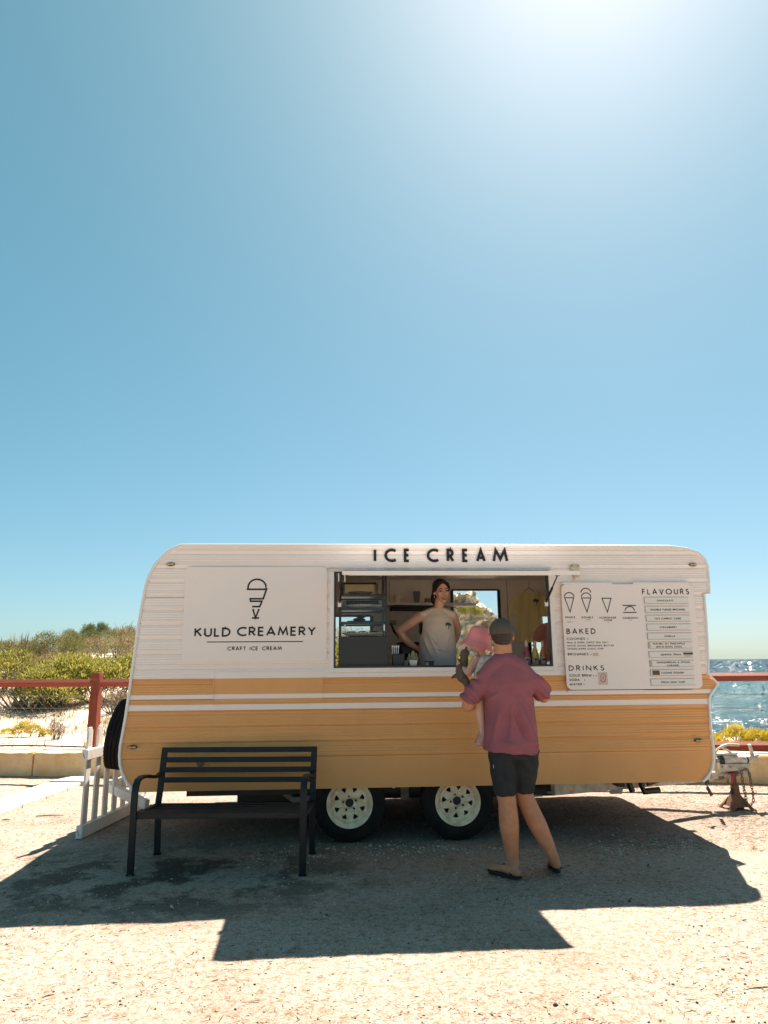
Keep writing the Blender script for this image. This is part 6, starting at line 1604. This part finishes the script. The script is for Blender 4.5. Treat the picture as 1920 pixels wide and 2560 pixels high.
# sandals
def sandal(a, b, c):
    a, b, c = v3(a), v3(b), v3(c); d = (c - a).normalized(); mb = MB()
    mb.tube([a, a.lerp(c, .5), c], [(.026, .006), (.028, .006), (.024, .006)], n=12, hint=tuple(b), cap='round')
    for t_ in (.25, .45, .65, .85):
        p = a.lerp(c, t_); bb = v3(b).normalized(); sd = d.cross(bb).normalized()
        mb.tube([p + sd * .030, p + sd * .026 + bb * .026, p + bb * .038, p - sd * .026 + bb * .026, p - sd * .030], [(.006, .002)] * 5, n=6, hint=tuple(d))
    o = mb.build('sandal', sandal_m, kid, smooth=True)
sandal((-.012, -.243, .985), (-.55, -.6, -.25), (-.060, -.222, .888)); sandal((.225, .035, .955), (0, .3, .9), (.205, .15, .925))
mb = MB().tube([(-.055, -.218, 1.010), (-.030, -.246, 1.006), (.0, -.222, 1.010), (-.026, -.188, 1.008)], [(.005, .002)] * 4, n=6, hint=(0, 0, 1), closed=True); mb.build('ankle_strap', sandal_m, kid, smooth=True)

# ---------------------------------------------------------------- plush toy in the child's arm
toy = thing('plush_toy', 'dark grey plush animal hugged by the child with its tail hanging down', 'plush toy', (.61, 5.80, 0))
mb = MB()
mb.tube([(.030, .07, 1.55), (.016, .06, 1.48), (-.002, .05, 1.42), (.000, .04, 1.37)], [.026, .040, .050, .040], n=14, cap='round')
mb.ell((.030, .06, 1.560), (.038, .036, .032)); mb.ell((.006, .055, 1.540), (.018, .016, .014))
for s in (-1, 1): mb.ell((.042, .06 + s * .022, 1.597), (.010, .006, .020))
mb.tube([(.0, .04, 1.38), (.035, .02, 1.335), (.055, .01, 1.28)], [.034, .028, .018], n=12, cap='round')
mb.tube([(.0, .04, 1.38), (.03, .06, 1.33), (.045, .06, 1.285)], [.032, .026, .016], n=12, cap='round')
mb.tube([(-.02, .045, 1.385), (-.055, .04, 1.385), (-.078, .04, 1.372)], [.024, .016, .011], n=10, cap='round')
mb.tube([(-.005, .02, 1.47), (-.035, .01, 1.455)], [.016, .013], n=10, cap='round')
blob('body', mb, .006, plush_m, toy, iters=3, sculpt=lambda co, no: .0022 * np.sin(co[:, 0] * 420) * np.sin(co[:, 2] * 390) * np.cos(co[:, 1] * 400))
MB().ell((-.010, .05, 1.542), (.006, .007, .006)).build('nose', black_ink, toy, smooth=True)
# ---------------------------------------------------------------- the woman inside
WB = ORG + AX * 1.0 + NRM * .75 + Vector((0, 0, .60))
wom = thing('person', 'smiling woman with dark tied back hair in a cream sleeveless T-shirt inside the van', 'person', WB, YAW)
mb = MB()
for s in (-1, 1):
    mb.tube([(s * .085, .03, .90), (s * .085, .03, .70), (s * .085, .02, .47), (s * .085, .03, .30), (s * .085, .03, .10)], [(.092, .095), (.082, .085), (.055, .058), (.052, .056), (.036, .04)], n=16, hint=Y)
    foot(mb, (s * .085, .075, .03), (s * .10, -.15, .03), (s * .085, .03, .10), .9)
mb.tube([(.0, .03, .86), (.0, .03, .96), (.0, .03, 1.06), (.003, .025, 1.18), (.006, .02, 1.30), (.008, .03, 1.37)], [(.165, .115), (.155, .105), (.128, .09), (.138, .10), (.145, .092), (.085, .06)], n=22, hint=Y, cap='round')
mb.tube([(-.140, .03, 1.350), (-.06, .032, 1.385), (.01, .03, 1.40), (.085, .032, 1.385), (.155, .03, 1.350)], [.046, .048, .050, .048, .046], n=14, hint=Y, cap='round')
mb.tube([(.012, .03, 1.38), (.022, .022, 1.45), (.036, .012, 1.52)], [(.054, .054), (.047, .050), (.048, .052)], n=16, hint=Y)
# arms akimbo, hands behind the hips
mb.tube([(-.150, .03, 1.345), (-.27, .06, 1.275), (-.375, .10, 1.205)], [.054, .048, .040], n=14, hint=Y, cap='round')
mb.tube([(-.375, .10, 1.205), (-.335, .12, 1.135), (-.265, .14, 1.075), (-.205, .15, 1.035)], [.041, .041, .034, .027], n=14, hint=Y, cap='round')
hand(mb, (-.205, .15, 1.035), (.85, .15, -.35), (-.1, -1, 0), (.3, 0, .9), .4, .9)
mb.tube([(.165, .03, 1.345), (.205, .09, 1.26), (.222, .15, 1.185)], [.048, .043, .039], n=14, hint=Y, cap='round')
mb.tube([(.222, .15, 1.185), (.205, .18, 1.12), (.175, .19, 1.06)], [.039, .036, .027], n=14, hint=Y, cap='round')
hand(mb, (.175, .19, 1.06), (-.8, .1, -.4), (.1, -1, 0), (-.2, 0, .9), .4, .9)
# head, turned to her left
HW = v3((.048, .0, 1.598)); HR = Matrix.Translation(HW) @ Matrix.Rotation(R(9), 4, 'Z') @ Matrix.Rotation(R(-4), 4, 'Y') @ Matrix.Rotation(R(7), 4, 'X')
hb = MB()
hb.ell((0, .018, .035), (.073, .090, .084), n=22, m_=16); hb.ell((0, -.020, -.020), (.063, .070, .086), n=20, m_=14)
hb.ell((0, -.036, -.078), (.047, .046, .034), n=18, m_=10); hb.ell((0, -.064, -.104), (.020, .018, .016))
hb.tube([(0, -.084, .012), (0, -.098, -.012), (0, -.108, -.034)], [.0075, .009, .0125], n=10, cap='round')
for s in (-1, 1):
    hb.ell((s * .012, -.094, -.037), (.009, .011, .008)); hb.ell((s * .032, -.079, .020), (.024, .010, .007)); hb.ell((s * .041, -.058, -.030), (.024, .024, .020))
    hb.ell((s * .074, .012, -.014), (.009, .018, .029), Matrix.Rotation(-.3 * s, 3, 'Z'))
hb.ell((0, -.076, -.060), (.030, .020, .020))
hb.xf(HR); mb.add(hb.v, hb.f)
blob('body', mb, .0052, skin_woman, wom, iters=4)
def face(name, build, mat, smooth=True):
    q = MB(); build(q); q.xf(HR); return q.build(name, mat, wom, smooth=smooth)
for s in (-1, 1):
    face('eye', lambda q: q.ell((s * .031, -.0805, .000), (.0135, .0075, .0048)), mk('eye_dark', (.03, .018, .012), .2))
    face('eyelid', lambda q: q.tube([(s * .017, -.0835, .003), (s * .031, -.0890, .0065), (s * .046, -.0780, .002)], .0026, n=6), hair_dark)
    face('eyebrow', lambda q: q.tube([(s * .014, -.0900, .022), (s * .031, -.0900, .029), (s * .050, -.0760, .023)], [(.0035, .0025), (.0035, .0025), (.002, .0015)], n=6), hair_dark)
    face('nostril', lambda q: q.ell((s * .0065, -.1060, -.0465), (.0035, .004, .002)), mk('nostril_dark', (.06, .02, .015), .8))
lip = mk('lip', (.30, .085, .075), .4)
face('mouth', lambda q: q.ell((0, -.0880, -.0700), (.0270, .012, .0145), n=16, m_=10), mk('mouth_dark', (.05, .012, .012), .6))
face('teeth', lambda q: q.tube([(-.0175, -.0920, -.0655), (0, -.1005, -.0675), (.0175, -.0920, -.0655)], [(.0065, .0055), (.0085, .0055), (.0065, .0055)], n=8, hint=(0, 1, 0), cap='round'), mk('teeth_white', (.72, .68, .60), .3, var=.03))
face('lips', lambda q: q.tube([(-.0255, -.0850, -.0625), (-.010, -.0985, -.0600), (0, -.1000, -.0615), (.010, -.0985, -.0600), (.0255, -.0850, -.0625)], [.0028, .0040, .0042, .0040, .0028], n=8, cap='round').tube([(-.0255, -.0850, -.0630), (-.012, -.0950, -.0795), (0, -.0970, -.0825), (.012, -.0950, -.0795), (.0255, -.0850, -.0630)], [.0028, .0042, .0050, .0042, .0028], n=8, cap='round'), lip)
def hairb(q):
    q.ell((0, .030, .042), (.082, .094, .086), n=24, m_=16); q.ell((-.012, .055, -.010), (.072, .066, .070), n=20, m_=14)
    for s in (-1, 1): q.tube([(s * .010, -.058, .095), (s * .048, -.046, .072), (s * .068, -.012, .030), (s * .072, .024, -.008)], [.016, .022, .024, .018], n=12, cap='round')
q = MB(); hairb(q)
for (a, b, r0, r1) in (((-.045, .085, -.045), (-.050, .085, -.095), .040, .044), ((-.050, .085, -.095), (-.040, .075, -.150), .044, .022)): q.tube([a, b], [r0, r1], n=14, cap='round')
q.xf(HR)
blob('hair', q, .005, hair_dark, wom, iters=3, sculpt=lambda co, no: .0007 * np.sin(co[:, 0] * 330 + co[:, 2] * 160) + .0006 * np.sin(co[:, 1] * 410 + co[:, 2] * 90))
face('earring', lambda q: q.ell((-.076, .006, -.056), (.006, .006, .007)), mk('pearl', (.80, .76, .70), .25))
# sleeveless T-shirt, cream dipped in blue grey
tm = bpy.data.materials.new('dip_dyed_cotton'); tm.use_nodes = True
def _dip():
    nt = tm.node_tree; n = nt.nodes; l = nt.links; b = n['Principled BSDF']; b.inputs['Roughness'].default_value = .9; b.inputs['Specular IOR Level'].default_value = .2
    tc = n.new('ShaderNodeTexCoord'); sx = n.new('ShaderNodeSeparateXYZ'); l.new(tc.outputs['Object'], sx.inputs[0])
    nz = n.new('ShaderNodeTexNoise'); nz.inputs['Scale'].default_value = 9; nz.inputs['Detail'].default_value = 4; l.new(tc.outputs['Object'], nz.inputs['Vector'])
    ma = n.new('ShaderNodeMath'); ma.operation = 'MULTIPLY_ADD'; l.new(nz.outputs[0], ma.inputs[0]); ma.inputs[1].default_value = .30; l.new(sx.outputs[2], ma.inputs[2])
    mr = n.new('ShaderNodeMapRange'); mr.inputs[1].default_value = 1.06; mr.inputs[2].default_value = 1.24; l.new(ma.outputs[0], mr.inputs[0])
    rp = n.new('ShaderNodeValToRGB'); e = rp.color_ramp.elements; e[0].color = (.50, .50, .53, 1); e[1].color = (.76, .68, .59, 1); x = e.new(.45); x.color = (.64, .58, .56, 1)
    l.new(mr.outputs[0], rp.inputs[0]); l.new(rp.outputs[0], b.inputs['Base Color'])
_dip()
def wom_folds(co, no):
    x, y, z = co[:, 0], co[:, 1], co[:, 2]; fr = np.clip(-no[:, 1] + .2, 0, 1); f = np.zeros(len(co))
    for x0, z0, x1, z1, w, a in ((-.13, 1.20, .02, 1.02, .012, .007), (-.10, 1.15, -.02, .95, .012, .007), (-.15, 1.13, -.09, .95, .012, .008), (.12, 1.20, .05, 1.0, .014, .005), (.02, 1.14, .10, .98, .012, -.005), (.10, 1.02, .18, .98, .012, .007), (-.05, 1.03, .08, .99, .010, .006)):
        d = np.array([x1 - x0, z1 - z0]); t = np.clip(((x - x0) * d[0] + (z - z0) * d[1]) / (d ** 2).sum(), 0, 1); f += fr * a * np.exp(-(np.hypot(x - x0 - d[0] * t, z - z0 - d[1] * t) / w) ** 2) * np.sin(PI * np.clip(t, .03, .97)) ** .5
    return 1.5 * f + .002 * np.sin(x * 60 + 5 * z) * np.clip((1.1 - z) / .2, 0, 1)
mb = MB()
mb.tube([(.0, .025, .78), (.0, .022, .90), (.0, .02, 1.02), (.0, .018, 1.14), (.003, .014, 1.24), (.006, .020, 1.31), (.008, .03, 1.36), (.010, .03, 1.395)], [(.205, .155), (.200, .150), (.190, .140), (.180, .130), (.168, .122), (.160, .100), (.135, .080), (.080, .066)], n=28, hint=Y)
mb.tube([(-.168, .03, 1.350), (-.10, .03, 1.378), (-.05, .03, 1.398), (.01, .03, 1.405), (.07, .03, 1.398), (.118, .03, 1.378), (.184, .03, 1.350)], [(.040, .054), (.034, .055), (.036, .056), (.036, .058), (.036, .056), (.034, .055), (.040, .054)], n=16, hint=Y)
ws = blob('sleeveless_shirt', mb, .0062, tm, wom, iters=9, sculpt=wom_folds)
MB().tube([(.010 + .070 * math.cos(R(t)), .024 + .062 * math.sin(R(t)) * (1.0 if math.sin(R(t)) > 0 else 1.12), 1.408 - .034 * max(0, -math.sin(R(t))) ** 1.5 + .012 * max(0, math.sin(R(t)))) for t in range(0, 360, 15)], [(.009, .004)] * 24, n=8, hint=(0, 0, 1), closed=True).build('collar', tm, ws, smooth=True)
bvh = BVHTree.FromPolygons([v.co.copy() for v in ws.data.vertices], [tuple(p.vertices) for p in ws.data.polygons])
def onshirt(v):
    h = bvh.ray_cast(Vector((v[0], -.6, v[2])), Vector((0, 1, 0)))
    return (v[0], (h[0].y - .0025) if h[0] else v[1], v[2])
palm(ws, .098, 1.245, .070, -.12, onshirt)
MB().tube([(-.158, .02, 1.26), (-.160, .03, 1.19), (-.150, .02, 1.13)], [(.03, .05), (.03, .06), (.02, .05)], n=12, hint=Y, cap='round').build('vest', black_frame, wom, smooth=True)
MB().tube([(.0, .03, .96), (.0, .03, .80), (.0, .03, .72)], [(.168, .118), (.176, .126), (.18, .13)], n=24, hint=Y).build('shorts', mk('shorts_dark', (.03, .035, .05), .8), wom, smooth=True)
